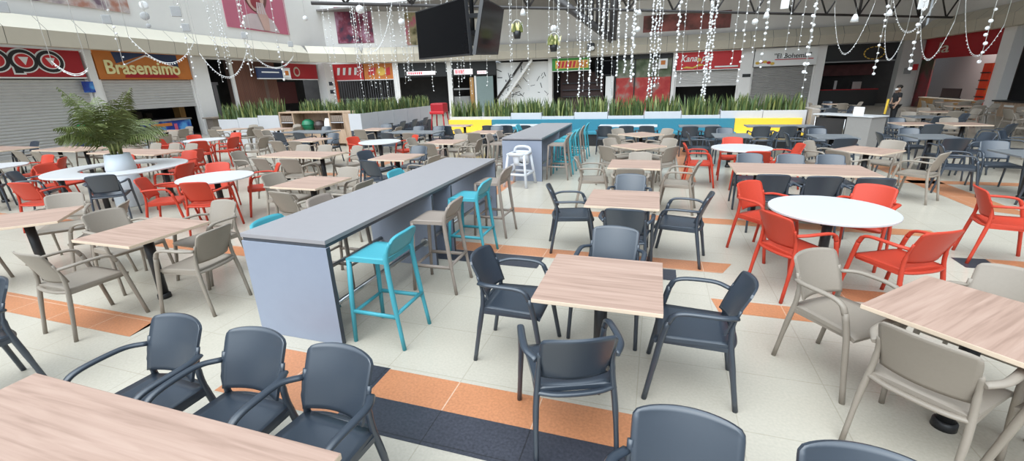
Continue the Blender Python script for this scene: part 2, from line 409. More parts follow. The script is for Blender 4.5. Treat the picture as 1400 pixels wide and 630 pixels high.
s_ = sign('L', 1.0, 10.62, 2.78, 3.76, 'signred', 'dark red shop sign with round outlined white and black letters')
def outlined(o, w, s, z, r):
    wpoly(o, w, disc(s, z, r*1.12, r), 'letterw', 0.06, 'letter_outline'); wpoly(o, w, disc(s, z, r*1.0, r*0.9), 'letterk', 0.075, 'letter_ring')
    wpoly(o, w, disc(s, z, r*0.72, r*0.64), 'letterw', 0.09, 'letter_line'); wpoly(o, w, disc(s, z, r*0.62, r*0.55), 'signred2', 0.105, 'letter_centre')
    wpoly(o, w, [(s-r*0.35, z+r*0.3), (s+r*0.35, z+r*0.3), (s, z-r*0.35)], 'letterw', 0.12, 'triangle_mark')
for k_, sx in enumerate((7.95, 8.75, 9.55)): outlined(s_, 'L', sx, 3.33, 0.42)
wpoly(s_, 'L', [(8.37, 2.86), (8.72, 2.86), (8.72, 3.0), (8.6, 3.3), (8.37, 3.3)], 'letterw', 0.058, 'letter_stem'); wpoly(s_, 'L', [(8.42, 2.91), (8.66, 2.91), (8.6, 3.25), (8.42, 3.25)], 'letterk', 0.066, 'letter_stem')
s_ = sign('L', 11.1, 15.3, 2.76, 3.8, 'signor', 'orange shop sign reading Brasensimo in cream letters', edge='signor')
wpoly(s_, 'L', [(11.8, 3.8), (14.7, 3.8), (14.7, 3.25), (13.2, 3.75), (11.9, 3.35)], 'signnavy', 0.055, 'navy_field'); wpoly(s_, 'L', [(11.75, 3.12), (13.2, 3.76), (14.9, 3.12)], 'signor', 0.066, 'orange_roof')
wpoly(s_, 'L', [(12.1, 2.78), (14.6, 2.78), (14.4, 2.98), (12.2, 2.98)], 'signred', 0.066, 'red_strip'); wpoly(s_, 'L', [(11.9, 3.2), (12.0, 3.2), (13.2, 3.74), (13.2, 3.68)], 'letterw', 0.08, 'white_roof_line'); wpoly(s_, 'L', [(14.7, 3.2), (14.6, 3.2), (13.2, 3.68), (13.2, 3.74)], 'letterw', 0.08, 'white_roof_line')
letters(s_, 'L', 'Brasensimo', 13.05, 3.19, 3.3, 0.56, 'cream', 0.09, bold=0.02)
s_ = sign('L', 22.0, 25.1, 2.75, 3.7, 'signred', 'dark red shop sign with a pale round emblem beside the corner'); wpoly(s_, 'L', disc(23.0, 3.2, 0.3, 0.3), 'fascia_low', 0.06, 'emblem'); wpoly(s_, 'L', disc(23.0, 3.2, 0.2, 0.2), 'signred', 0.075, 'emblem')
s_ = sign('L', 19.2, 21.9, 2.78, 3.35, 'signnavy', 'navy blue hanging shop sign with a white end panel', off=0.45)
wpoly(s_, 'L', [(21.2, 2.8), (21.88, 2.8), (21.88, 3.33), (21.2, 3.33)], 'letterw', 0.46, 'white_panel'); wpoly(s_, 'L', [(21.4, 2.95), (21.7, 2.95), (21.7, 3.22), (21.4, 3.22)], 'signor', 0.475, 'orange_mark')
wpoly(s_, 'L', [(19.5, 3.08), (20.9, 3.08), (20.9, 3.15), (19.5, 3.15)], 'letterw', 0.46, 'white_line')
s_ = sign('C', 0.0, 2.36, 2.65, 3.75, 'signred2', 'bright red shop sign with white lettering strokes in the back left corner')
for q in range(4): wpoly(s_, 'C', [(0.5+q*0.4, 3.0), (0.66+q*0.4, 3.0), (0.77+q*0.4, 3.5), (0.58+q*0.4, 3.5)], 'letterw', 0.06, 'letter_stroke')
s_ = sign('C', 2.42, 4.55, 2.65, 3.75, 'signor', 'orange shop sign with yellow and red patches in the back left corner')
wpoly(s_, 'C', [(2.7, 3.0), (3.2, 2.95), (3.3, 3.5), (2.8, 3.4)], 'signred2', 0.06, 'red_patch'); wpoly(s_, 'C', disc(3.66, 3.2, 0.3, 0.3), 'gold', 0.06, 'yellow_patch'); wpoly(s_, 'C', [(4.0, 2.9), (4.3, 2.95), (4.3, 3.5), (4.05, 3.4)], 'signred2', 0.06, 'red_patch')
o_ = thing('vertical_banner', 'narrow orange red vertical banner on the white corner column', 'banner')
b_ = bmesh.new(); wbox(b_, 'C', 0.02, 0.42, 1.1, 2.7, -0.14, 0.22); obj('cloth', b_, mat('orange_red_banner', (0.75, 0.07, 0.015), 0.5, noise=0.2, nscale=3), o_)
litw = mat('lit_white_sign', (0.85, 0.78, 0.8), 0.4, emit=0.9); litr = mat('lit_red_letter', (0.8, 0.06, 0.08), 0.4, emit=0.6); MATS['litw'] = litw
M['litw'] = litw; M['litr'] = litr
b_ = bmesh.new(); wbox(b_, 'C', 4.95, 8.45, 2.72, 3.72, -0.1, 0.02); o_ = obj('sign_band', b_, M['letterk']); tag(o_, 'long black shop band above the dark back left shop', 'sign band')
b_ = bmesh.new(); wbox(b_, 'C', 8.85, 12.2, 2.72, 3.72, -0.1, 0.02); o_ = obj('sign_band', b_, M['letterk']); tag(o_, 'short black shop band right of the white back post', 'sign band')
for w, s0, s1, z0, z1, lab in (('C', 5.5, 7.6, 2.86, 3.12, 'thin lit white and red sign on the long black band'), ('C', 9.0, 10.4, 2.82, 3.2, 'short lit white and red sign right of the white back post'), ('C', 10.75, 11.45, 2.82, 3.05, 'small lit red sign above the greenish glass panel')):
    s_ = thing('lit_sign', lab, 'sign'); b_ = bmesh.new(); wbox(b_, w, s0, s1, z0, z1, 0.03, 0.13); obj('light_box', b_, M['litw'], s_)
    n_ = 7
    for q in range(n_):
        x = s0+(s1-s0)*(0.06+0.5*q/n_ if 'small' not in lab else 0.05+0.9*q/n_); dw = (s1-s0)*0.045
        wpoly(s_, w, [(x, z0+0.05), (x+dw, z0+0.05), (x+dw, z1-0.05), (x, z1-0.05)], 'litr', 0.131, 'letter_stroke')
s_ = sign('B', -0.25, 2.5, 2.85, 3.72, 'greensign', 'green shop sign with a band of red and yellow strokes', off=0.3)
wpoly(s_, 'B', [(0.0, 3.0), (2.45, 3.0), (2.45, 3.55), (0.0, 3.55)], 'gold', 0.31, 'yellow_field')
for q in range(8): wpoly(s_, 'B', [(0.15+q*0.28, 3.05), (0.33+q*0.28, 3.05), (0.42+q*0.28, 3.5), (0.24+q*0.28, 3.5)], 'signred2' if q < 5 else 'signor', 0.325, 'letter_stroke')
s_ = sign('B', 8.56, 12.58, 2.58, 3.72, 'signred2', 'bright red shop sign reading Kanaopé in white letters', off=0.2)
letters(s_, 'B', 'Kana  pé', 9.75, 3.26, 1.9, 0.55, 'letterw', 0.22, shear=0.3, bold=0.015)
wpoly(s_, 'B', disc(9.98, 3.22, 0.13, 0.12), 'gold', 0.22, 'round_letter')
wpoly(s_, 'B', [(8.8, 2.68), (9.2, 2.82), (9.6, 2.75), (10.0, 2.95), (10.4, 2.88), (10.0, 2.8), (9.6, 2.66), (9.2, 2.7)], 'gold', 0.22, 'gold_ribbon')
wpoly(s_, 'B', [(11.0, 2.68), (12.45, 2.68), (12.45, 2.78), (11.0, 2.78)], 'letterw', 0.22, 'white_line')
s_ = sign('B', 13.4, 17.0, 2.68, 3.7, 'letterw', 'white shop sign reading El Bohemia in dark letters', off=0.2)
letters(s_, 'B', '"El Bohemia"', 15.6, 3.25, 2.1, 0.3, 'letterk', 0.22)
wpoly(s_, 'B', [(14.6, 3.0), (16.8, 3.0), (16.8, 3.05), (14.6, 3.05)], 'signred2', 0.22, 'red_line')
for q in range(5): wpoly(s_, 'B', disc(13.6+q*0.22, 2.85+0.07*math.sin(q), 0.13, 0.09, 10), 'signred2' if q % 2 else 'gold', 0.215+q*0.003, 'painted_food')
b_ = bmesh.new(); wbox(b_, 'B', 17.55, 21.7, 2.78, 3.75, -0.1, 0.05); o_ = thing('shop_sign', 'black shop sign with a faint round gold emblem', 'sign'); obj('panel', b_, M['letterk'], o_)
b_ = bmesh.new(); wbox(b_, 'B', 17.55, 21.7, 2.70, 2.78, -0.1, 0.08); obj('frame', b_, mat('grey_rail', (0.25, 0.25, 0.25), 0.5), o_)
for aa in range(14):
    t0 = aa*2*pi/14
    wpoly(o_, 'B', [(20.1+rr*math.cos(t0+dt)*1.2, 3.2+rr*math.sin(t0+dt)*0.8) for rr, dt in ((0.42, 0), (0.42, 0.32), (0.48, 0.32), (0.48, 0))], 'gold', 0.052, 'emblem_ring')
s_ = sign('R', 0.45, 7.0, 2.74, 3.76, 'signred', 'dark red shop sign reading la on the right wall', edge='signred')
letters(s_, 'R', 'la', 2.5, 3.25, 1.0, 0.55, 'fascia_low', 0.07)

# framed posters on the upper walls
def poster(w, s0, s1, z0, z1, m, label):
    o = thing('wall_poster', label, 'poster'); b = bmesh.new(); wbox(b, w, s0, s1, z0, z1, 0.0, 0.05); obj('canvas', b, m, o)
    return o
def blotch(name, c1, c2, c3, sc=1.2):
    m = bpy.data.materials.new(name); m.use_nodes = True; nt = m.node_tree; b = nt.nodes['Principled BSDF']; b.inputs['Roughness'].default_value = 0.6
    tc = nt.nodes.new('ShaderNodeTexCoord'); n = nt.nodes.new('ShaderNodeTexNoise'); n.inputs['Scale'].default_value = sc; n.inputs['Detail'].default_value = 5
    r = nt.nodes.new('ShaderNodeValToRGB'); e = r.color_ramp.elements
    e[0].position = 0.35; e[0].color = (*c1, 1); e[1].position = 0.65; e[1].color = (*c3, 1); k = e.new(0.5); k.color = (*c2, 1)
    nt.links.new(tc.outputs['Object'], n.inputs['Vector']); nt.links.new(n.outputs['Fac'], r.inputs['Fac']); nt.links.new(r.outputs['Color'], b.inputs['Base Color'])
    return m
M['pskin'] = mat('printed_skin', (0.62, 0.40, 0.34), 0.6, noise=0.1, nscale=2); M['pblouse'] = mat('printed_blouse', (0.62, 0.50, 0.50), 0.6, noise=0.15, nscale=2)
M['phair'] = mat('printed_hair', (0.16, 0.06, 0.05), 0.6, noise=0.2); M['plip'] = mat('printed_lip', (0.30, 0.04, 0.05), 0.6)
poster('L', 7.2, 13.1, 5.42, 7.6, blotch('food_print', (0.20, 0.13, 0.17), (0.60, 0.52, 0.50), (0.45, 0.20, 0.14), 1.5), 'wide poster of food on the upper left wall')
p_ = poster('L', 18.2, 23.0, 5.42, 8.4, mat('pink_print', (0.55, 0.15, 0.22), 0.6, noise=0.12, nscale=0.6), 'pink poster of a face and hand on the upper left wall')
wpoly(p_, 'L', [(19.2, 5.5), (22.1, 5.45), (21.7, 6.1), (21.0, 6.35), (20.0, 6.3), (19.4, 6.1)], 'pblouse', 0.055, 'printed_blouse')
wpoly(p_, 'L', disc(20.55, 7.6, 0.95, 1.2), 'phair', 0.06, 'printed_hair'); wpoly(p_, 'L', disc(20.5, 7.5, 0.72, 1.05), 'pskin', 0.075, 'printed_face')
wpoly(p_, 'L', disc(20.5, 6.95, 0.38, 0.34), 'plip', 0.09, 'printed_mouth'); wpoly(p_, 'L', [(20.8, 5.5), (21.25, 5.5), (21.3, 6.2), (21.0, 6.8), (20.6, 6.65), (20.5, 6.3)], 'pskin', 0.10, 'printed_hand')
for q in range(4): wpoly(p_, 'L', [(20.42+q*0.2, 6.35), (20.55+q*0.2, 6.35), (20.62+q*0.14, 6.95), (20.52+q*0.14, 6.95)], 'pblouse', 0.115, 'printed_finger')
poster('C', 0.9, 3.4, 5.15, 7.5, blotch('dark_red_print', (0.04, 0.02, 0.05), (0.22, 0.03, 0.06), (0.40, 0.20, 0.28), 1.6), 'dark red and violet poster behind the bead curtain')
poster('C', 5.72, 7.1, 4.95, 7.1, blotch('yellow_pink_print', (0.10, 0.09, 0.03), (0.45, 0.38, 0.22), (0.62, 0.15, 0.24), 1.2), 'narrow yellow and pink poster left of the televisions')
poster('B', -4.0, -1.4, 5.2, 7.15, blotch('violet_print', (0.05, 0.04, 0.07), (0.14, 0.10, 0.12), (0.45, 0.32, 0.30), 1.0), 'dark violet poster behind the hanging flower pots')
poster('B', 6.15, 11.7, 5.15, 6.2, blotch('meat_print', (0.12, 0.06, 0.05), (0.30, 0.10, 0.09), (0.45, 0.14, 0.12), 1.0), 'long reddish food poster on the back wall')

# ------------------------------------------------------------------ shop interiors seen behind the fronts
def wthing(name, label, cat, w, parts, group=None):
    o = thing(name, label, cat, group=group)
    for pn, m, lst in parts:
        b = bmesh.new()
        for q in lst: wbox(b, w, *q)
        obj(pn, b, m if not isinstance(m, str) else M[m], o)
    return o
bluef = blotch('blue_advert_print', (0.01, 0.03, 0.22), (0.015, 0.06, 0.35), (0.1, 0.35, 0.7), 2.2)
wthing('ice_cream_counter', 'blue printed counter front below the half raised shutter', 'counter', 'L', [('front_panel', bluef, [(12.1, 14.5, 0.0, 0.85, 0.1, 0.2)]), ('top', 'steel', [(12.05, 14.55, 0.85, 0.93, -0.5, 0.25)]), ('side_panel', 'counteredge', [(12.1, 12.2, 0, 0.85, -0.5, 0.1), (14.4, 14.5, 0, 0.85, -0.5, 0.1)]),
    ('orange_plate', 'signor', [(12.5, 13.5, 0.62, 0.76, 0.2, 0.215)]), ('pink_plate', mat('pink_plate', (0.6, 0.1, 0.18), 0.5), [(13.6, 13.75, 0.3, 0.7, 0.2, 0.215)])])
wthing('drinks_crate_stack', 'green and blue crates stacked against the closed shutter', 'crate stack', 'L', [('green_crate', mat('green_crate', (0.02, 0.30, 0.10), 0.5, noise=0.3, nscale=8), [(9.7, 10.35, 0.55, 1.0, 0.1, 0.5), (10.1, 10.55, 0.0, 0.55, 0.1, 0.5)]), ('yellow_crate', 'gold', [(9.55, 10.05, 0.35, 0.53, 0.1, 0.52)]), ('blue_crate', 'signnavy', [(9.5, 10.08, 0.0, 0.34, 0.1, 0.52)])])
wthing('service_counter', 'long low brown counter in front of the left columns', 'counter', 'L', [('top', mat('brown_counter_top', (0.30, 0.24, 0.19), 0.5, noise=0.1), [(14.9, 20.5, 0.82, 0.88, 0.5, 1.1)]), ('front_panel', mat('brown_counter_front', (0.20, 0.165, 0.135), 0.6, noise=0.2), [(15.0, 20.4, 0, 0.82, 0.6, 1.0)])])
wthing('shop_shelf', 'dark cluttered shelf inside the shop under the orange sign', 'shelf', 'L', [('board', 'counteredge', [(11.3, 15.2, 0.4+q*0.45, 0.44+q*0.45, -2.9, -2.4) for q in range(3)]), ('box', mat('shop_goods', (0.16, 0.12, 0.10), 0.6, noise=0.6, nscale=4), [(11.5+q*0.5, 11.8+q*0.5, 0.9, 1.15+0.05*(q % 3), -2.8, -2.5) for q in range(7)]), ('post', 'slatwood', [(14.9, 15.2, 0, 1.5, -1.2, -0.8)])])
wthing('menu_board', 'dark red menu board in the gloomy back left shop', 'board', 'L', [('board', mat('dark_red_board', (0.10, 0.02, 0.02), 0.6, noise=0.4), [(22.4, 24.6, 1.2, 2.6, -1.6, -1.5)])])
def grid(w, s0, s1, z0, z1, label):
    o = thing('metal_grille', label, 'grille'); b = bmesh.new()
    k = int((s1-s0)/0.16)
    for q in range(k+1): wbox(b, w, s0+(s1-s0)*q/k-0.012, s0+(s1-s0)*q/k+0.012, z0, z1, -0.14, -0.11)
    obj('bars', b, mat('grey_grille', (0.14, 0.14, 0.15), 0.5), o)
    b = bmesh.new(); [wbox(b, w, s0, s1, z-0.02, z+0.02, -0.15, -0.10) for z in (z0+0.02, (z0+z1)/2, z1-0.02)]; obj('cross_rail', b, mat('grey_grille', (0.14, 0.14, 0.15), 0.5), o)
grid('C', 0.1, 2.3, 0, 2.6, 'dark metal grille closing the shop under the bright red corner sign'); grid('C', 2.55, 4.4, 0, 2.6, 'dark metal grille closing the shop under the orange corner sign')
wthing('kitchen_range', 'stainless kitchen line glinting inside the dark back shop', 'kitchen unit', 'C', [('hood', 'steel', [(8.9, 10.2, 1.7, 1.82, -2.0, -1.2)]), ('body', 'steel', [(8.9, 10.4, 0.0, 1.2, -2.0, -1.3)]), ('orange_post', 'slatwood', [(10.15, 10.45, 0, 2.6, -0.4, -0.2)])])
wthing('glass_screen', 'pale greenish glass screen at the left of the white mural', 'glass screen', 'C', [('pane', mat('greenish_frosted_glass', (0.25, 0.32, 0.31), 0.25, noise=0.1), [(10.65, 11.95, 0, 2.65, -0.1, -0.06)]), ('frame', 'column', [(10.5, 10.65, 0, 2.7, -0.12, -0.02)])])
# white mural with black brush marks, and the stair in front of it
o_ = thing('wall_mural', 'white mural with black brush strokes behind the stair', 'mural')
b_ = bmesh.new(); wbox(b_, 'D', -0.1, 4.3, 0, 3.6, -0.6, -0.5)
wbox(b_, 'B', wlen('B'), wlen('B')+0.01, 0, 0.01, -0.6, -0.59) if False else None
obj('canvas', b_, M['wallwhite'], o_) if False else obj('canvas', b_, M['letterw'], o_)
W['M'] = W['B']
for q in range(34):
    s = 0.1+random.random()*3.8; z = 1.0+random.random()*2.2; L = 0.15+random.random()*0.35; an = random.random()*pi; th = 0.03+0.04*random.random()
    dx, dz = L*math.cos(an), L*math.sin(an); px, pz = -th*math.sin(an), th*math.cos(an)
    wpoly(o_, 'D', [(s, z), (s+dx, z+dz), (s+dx+px, z+dz+pz), (s+px, z+pz)], 'letterk', -0.499+q*0.0003, 'brush_stroke', 0.005)
def stair():
    o = thing('staircase', 'steep pale staircase with dark handrails rising before the mural', 'staircase')
    a, t, n = wframe('D')
    def slope(bm, s0, z0, s1, z1, o0, o1, th):
        v = [a+t*s+n*of+Vector((0, 0, z+dz)) for of in (o0, o1) for s, z, dz in ((s0, z0, 0), (s1, z1, 0), (s1, z1, th), (s0, z0, th))]
        V = [bm.verts.new(p) for p in v]
        for f in ((0, 1, 2, 3), (7, 6, 5, 4), (0, 4, 5, 1), (1, 5, 6, 2), (2, 6, 7, 3), (3, 7, 4, 0)): bm.faces.new([V[i] for i in f])
    b = bmesh.new(); slope(b, 0.1, 0.25, 2.7, 3.6, -0.45, -0.39, 0.28); slope(b, 0.1, 0.25, 2.7, 3.6, 0.34, 0.4, 0.28); obj('stringer', b, M['wallwhite'], o)
    b = bmesh.new()
    for q in range(16):
        f0 = q/16; s = 0.1+2.6*f0; z = 0.30+3.3*f0; wbox(b, 'D', s, s+0.2, z, z+0.04, -0.39, 0.34)
    obj('step', b, M['fascia_low'], o)
    for of in (-0.42, 0.37):
        b = bmesh.new(); tube(b, [a+t*-0.1+n*of+Vector((0, 0, 0.95)), a+t*2.0+n*of+Vector((0, 0, 3.68))], 0.05); obj('handrail', b, M['truss'], o)
stair()
wthing('menu_wall', 'dark brown back wall unit of the shop under the green sign', 'shop unit', 'B', [('panel', mat('dark_brown_panel', (0.085, 0.045, 0.04), 0.6, noise=0.3), [(0.0, 3.4, 0, 2.75, -1.8, -1.7)]), ('shelf', 'counteredge', [(0.2, 3.2, 0.9+q*0.5, 0.95+q*0.5, -1.7, -1.4) for q in range(3)])])
wthing('wall_screen', 'black flat screen on the back wall beside the green sign', 'screen', 'B', [('case', 'bezel', [(2.95, 4.3, 2.42, 3.45, 0.05, 0.2)]), ('glass', 'screen', [(3.0, 4.25, 2.47, 3.4, 0.2, 0.205)])])
wthing('white_fridge', 'white upright fridge below the black wall screen', 'fridge', 'B', [('body', 'wallwhite', [(3.72, 4.3, 0, 2.35, -0.4, 0.1)]), ('door', 'letterw', [(3.75, 4.27, 0.05, 2.3, 0.1, 0.14)]), ('handle', 'steel', [(4.2, 4.23, 1.0, 1.5, 0.14, 0.18)])])
redp = blotch('red_green_shop_print', (0.35, 0.03, 0.025), (0.25, 0.10, 0.06), (0.10, 0.16, 0.06), 1.1)
o_ = thing('glazed_shop_front', 'glazed shop front covered in red and green graphics', 'shop front')
b_ = bmesh.new(); wbox(b_, 'B', 4.4, 8.25, 0, 2.2, -0.25, -0.2); obj('printed_panel', b_, blotch('red_window_print', (0.42, 0.03, 0.03), (0.5, 0.06, 0.05), (0.35, 0.25, 0.22), 1.4), o_)
b_ = bmesh.new(); wbox(b_, 'B', 4.4, 8.25, 2.2, 3.45, -0.25, -0.2); obj('printed_panel', b_, blotch('green_window_print', (0.06, 0.09, 0.04), (0.14, 0.17, 0.10), (0.30, 0.28, 0.24), 1.2), o_)
b_ = bmesh.new(); [wbox(b_, 'B', s-0.04, s+0.04, 0, 3.45, -0.2, -0.1) for s in (4.4, 5.75, 7.0)]; wbox(b_, 'B', 4.4, 8.25, 3.45, 3.75, -0.3, 0.02); obj('frame', b_, M['letterk'], o_)
wthing('notice_board', 'small white notice with an orange square at the glazed shop', 'sign', 'B', [('board', 'letterw', [(7.35, 7.95, 2.75, 3.4, 0.0, 0.06)]), ('orange_square', 'signor', [(7.5, 7.8, 3.0, 3.28, 0.06, 0.07)])])
wthing('back_counter', 'dark counter with red edge inside the black shop', 'counter', 'B', [('body', 'letterk', [(17.7, 21.0, 0, 1.0, -1.2, -0.7)]), ('red_edge', 'signred', [(17.7, 21.0, 1.0, 1.05, -1.25, -0.65)]), ('appliance', 'steel', [(19.6, 20.1, 1.05, 1.5, -1.2, -0.9), (18.6, 18.75, 1.05, 1.6, -1.1, -1.0)]), ('menu_panel', mat('dim_red_menu', (0.12, 0.03, 0.03), 0.5, noise=0.5, nscale=3), [(18.2, 21.2, 1.9, 2.6, -2.5, -2.4)])])
b_ = bmesh.new(); wbox(b_, 'B', 21.3, 22.3, 0, 3.8, 0.0, 0.6); struct('trim_50', b_, mat('grey_column_paint', (0.50, 0.49, 0.47), 0.6, noise=0.05))
b_ = bmesh.new(); wbox(b_, 'B', 21.75, 21.98, 2.5, 2.62, 0.6, 0.63) if False else wbox(b_, 'B', 21.6, 21.95, 1.9, 2.25, 0.6, 0.64); o_ = obj('notice_plate', b_, mat('grey_notice', (0.25, 0.25, 0.25), 0.6, noise=0.3)); tag(o_, 'small grey notice on the grey corner column', 'sign')
b_ = bmesh.new(); wbox(b_, 'B', 22.0, 22.25, 2.1, 2.45, 0.6, 0.64); o_ = obj('notice_plate', b_, M['signred2']); tag(o_, 'small red notice on the grey corner column', 'sign')
wthing('advert_strip', 'tall dark red and green printed strip beside the tiled shop', 'banner', 'R', [('print', blotch('strip_print', (0.05, 0.06, 0.03), (0.14, 0.05, 0.05), (0.25, 0.03, 0.04), 1.3), [(0.4, 1.75, 0, 2.7, -0.05, 0.02)])])
wthing('tiled_shop_counter', 'slatted wooden counter under the la sign on the right', 'counter', 'R', [('front_panel', 'slatwood', [(1.8, 7.0, 0, 0.56, 0.1, 0.3)]), ('top', 'fascia_up', [(1.7, 7.05, 0.56, 0.60, 0.08, 0.33)])])
wthing('menu_board', 'dark framed menu leaning on the tiled shop wall', 'menu board', 'R', [('board', mat('dark_menu', (0.05, 0.03, 0.03), 0.5, noise=0.3), [(3.0, 4.7, 0.62, 1.1, -0.15, -0.1)]), ('frame', 'counteredge', [(2.95, 4.75, 0.58, 0.64, -0.17, -0.08)])])
o_ = thing('vertical_banner', 'red and yellow vertical banner with black bars on the right column', 'banner')
b_ = bmesh.new(); wbox(b_, 'R', 6.55, 7.15, 0.3, 2.3, 0.12, 0.2); obj('cloth', b_, blotch('flame_print', (0.75, 0.04, 0.01), (0.85, 0.06, 0.015), (0.85, 0.35, 0.03), 0.9), o_)
b_ = bmesh.new(); [wbox(b_, 'R', 6.5, 7.2, z, z+0.05, 0.2, 0.23) for z in (0.75, 1.1, 1.5, 1.85)]; obj('bar', b_, M['letterk'], o_)
wthing('right_shop_counter', 'slatted wooden counter at the right edge', 'counter', 'R', [('front_panel', 'oak', [(8.2, 12, 0, 0.62, 0.1, 0.3)]), ('top', 'letterk', [(8.1, 12, 0.62, 0.68, -0.2, 0.35)]), ('white_mark', 'letterw', [(8.9, 9.5, 0.42, 0.5, 0.3, 0.305)])])

# ------------------------------------------------------------------ armchair
def sm(p, q, k): return [p+(q-p)*i/k for i in range(k+1)]
def catmull(pts, sub=4):
    P = [Vector(p) for p in pts]; P = [P[0]*2-P[1]]+P+[P[-1]*2-P[-2]]; out = []
    for i in range(1, len(P)-2):
        for j in range(sub):
            t = j/sub; a, b, c, d = P[i-1:i+3]
            out.append(0.5*((2*b)+(c-a)*t+(2*a-5*b+4*c-d)*t*t+(3*b-a-3*c+d)*t**3))
    return out+[P[-2]]
def chair_meshes():
    D = {}
    def seat(bm):
        panel(bm, lambda u, v: (u*(0.215+0.025*v), -0.215+0.455*v, 0.452-0.012*(1-u*u)*(1-(2*v-1)**2)-0.02*max(0, (v-0.85)/0.15)**2), 8, 8, 0.026)
        box(bm, -0.222, -0.195, -0.20, 0.20, 0.415, 0.445); box(bm, 0.195, 0.222, -0.20, 0.20, 0.415, 0.445)
    D['seat'] = mk(seat)
    def back(u, v):
        e = max(0, (v-0.88)/0.12); w = 0.186+0.014*math.sin(min(1, v*1.2)*pi/2)-0.015*e**2.4
        z = 0.515+0.31*v-(0.010*v*u*u)-0.008*e*abs(u)**6
        y = -0.215-0.10*v-0.02*v*v+0.045*u*u
        return (u*w, y, z)
    D['backrest'] = mk(lambda bm: panel(bm, back, 16, 14, 0.014))
    def fl(s):
        return mk(lambda bm: tube(bm, catmull([(s*0.272, 0.275, 0), (s*0.262, 0.225, 0.30), (s*0.258, 0.20, 0.45), (s*0.262, 0.165, 0.60)], 3), [(0.016, 0.018)]*3+[(0.018, 0.02)]*4+[(0.019, 0.021)]*3, 8))
    def rl(s):
        def f(bm):
            tube(bm, catmull([(s*0.228, -0.285, 0), (s*0.222, -0.235, 0.30), (s*0.212, -0.212, 0.44), (s*0.204, -0.205, 0.54), (s*0.20, -0.215, 0.62), (s*0.198, -0.24, 0.70)], 3), [(0.015, 0.017)]*3+[(0.018, 0.02)]*4+[(0.017, 0.017)]*4+[(0.014, 0.01)]*5, 8)
        return mk(f)
    def arm(s):
        return mk(lambda bm: tube(bm, catmull([(s*0.262, 0.165, 0.59), (s*0.264, 0.135, 0.645), (s*0.266, 0.07, 0.668), (s*0.268, -0.06, 0.672), (s*0.258, -0.15, 0.668), (s*0.212, -0.225, 0.655)], 4), [(0.02, 0.02)]*4+[(0.022, 0.014)]*17, 8))
    L = [('seat', D['seat']), ('backrest', D['backrest']), ('leg', fl(-1)), ('leg', fl(1)), ('leg', rl(-1)), ('leg', rl(1)), ('armrest', arm(-1)), ('armrest', arm(1))]
    def rail(bm):
        tube(bm, catmull([(-0.222, -0.205, 0.44), (-0.1, -0.24, 0.438), (0.1, -0.24, 0.438), (0.222, -0.205, 0.44)], 4), (0.014, 0.02), 8)
    L.append(('rear_rail', mk(rail)))
    return L
CH = chair_meshes(); CHM = {}
cname = {'D': ('dark', 'dark'), 'T': ('taupe', 'taupe'), 'R': ('red', 'red')}
protos = {}
base_me = [(n, mesh('chair_'+n, b, M['dark'])) for n, b in CH]
def make_chair(c, loc, rz, label, group):
    if c in protos: return dup(protos[c], loc, rz, label, group)
    o = thing('armchair', label, 'chair', loc, rz, group)
    for n, me in base_me:
        if c != 'D':
            me = me.copy(); me.materials.clear(); me.materials.append(M[cname[c][0]])
        obj(n, me, None, o)
    protos[c] = o
    return o
camr, camf = Vector((0.9529, 0.3033)), Vector((-0.3127, 0.9499))
def side_word(dx, dy):
    v = Vector((dx, dy)); a = v.dot(camr); b = v.dot(camf); an = math.degrees(math.atan2(b, a)) % 360
    return ['right', 'far right', 'far', 'far left', 'left', 'near left', 'near', 'near right'][int(((an+22.5) % 360)//45)]
used_labels = set()
def chair(c, x, y, face, tdesc, tx, ty):
    sw = side_word(x-tx, y-ty)
    lab = '%s armchair, %s of the %s' % (cname[c][1], sw, tdesc)
    if lab in used_labels:
        for w in ('second', 'third', 'fourth', 'fifth', 'sixth'):
            l2 = '%s %s armchair, %s of the %s' % (w, cname[c][1], sw, tdesc)
            if l2 not in used_labels: lab = l2; break
    used_labels.add(lab)
    return make_chair(c, (x, y, 0), R(face-90), lab, 'armchairs at the tables')

# ------------------------------------------------------------------ tables
tmesh = {}
def top_mesh(key, sx, sy, m, em, th=0.028):
    if key not in tmesh:
        b = bmesh.new(); box(b, -sx/2, sx/2, -sy/2, sy/2, 0.75-th, 0.75, 0.004)
        for f in b.faces: f.material_index = 0 if abs(f.normal.z) > 0.9 else 1
        tmesh[key] = mesh('top_'+key, b, [m, em])
    return tmesh[key]
def round_mesh(key, r, m, r_in=None):
    if key not in tmesh:
        b = bmesh.new()
        if r_in:
            pr = [(r_in, 0.722), (r-0.005, 0.722), (r, 0.727), (r, 0.745), (r-0.005, 0.75), (r_in, 0.75), (r_in, 0.722)]; lathe(b, pr, 72, capb=False, capt=False)
        else: lathe(b, [(r-0.006, 0.724), (r, 0.729), (r, 0.745), (r-0.006, 0.75)], 56)
        for f in b.faces: f.smooth = False
        tmesh[key] = mesh('top_'+key, b, m)
    return tmesh[key]
b_ = bmesh.new(); lathe(b_, [(0.045, 0.05), (0.045, 0.71)], 20); POLE = mesh('table_pole', b_, M['black'])
b_ = bmesh.new(); lathe(b_, [(0.062, 0.0), (0.06, 0.045), (0.05, 0.055)], 20); COLLAR = mesh('table_collar', b_, M['black'])
b_ = bmesh.new(); box(b_, -0.22, 0.22, -0.03, 0.03, 0.703, 0.7215); box(b_, -0.03, 0.03, -0.22, 0.22, 0.703, 0.7215); BRK = mesh('table_bracket', b_, M['black'])
def pole(o, x=0.0, y=0.0):
    for n, me in (('pole', POLE), ('base_collar', COLLAR), ('bracket', BRK)):
        c = obj(n, me, None, o); c.location = (x, y, 0)
GRP = {'sq': 'square pedestal tables', 'long': 'long pedestal tables', 'round': 'round white pedestal tables'}
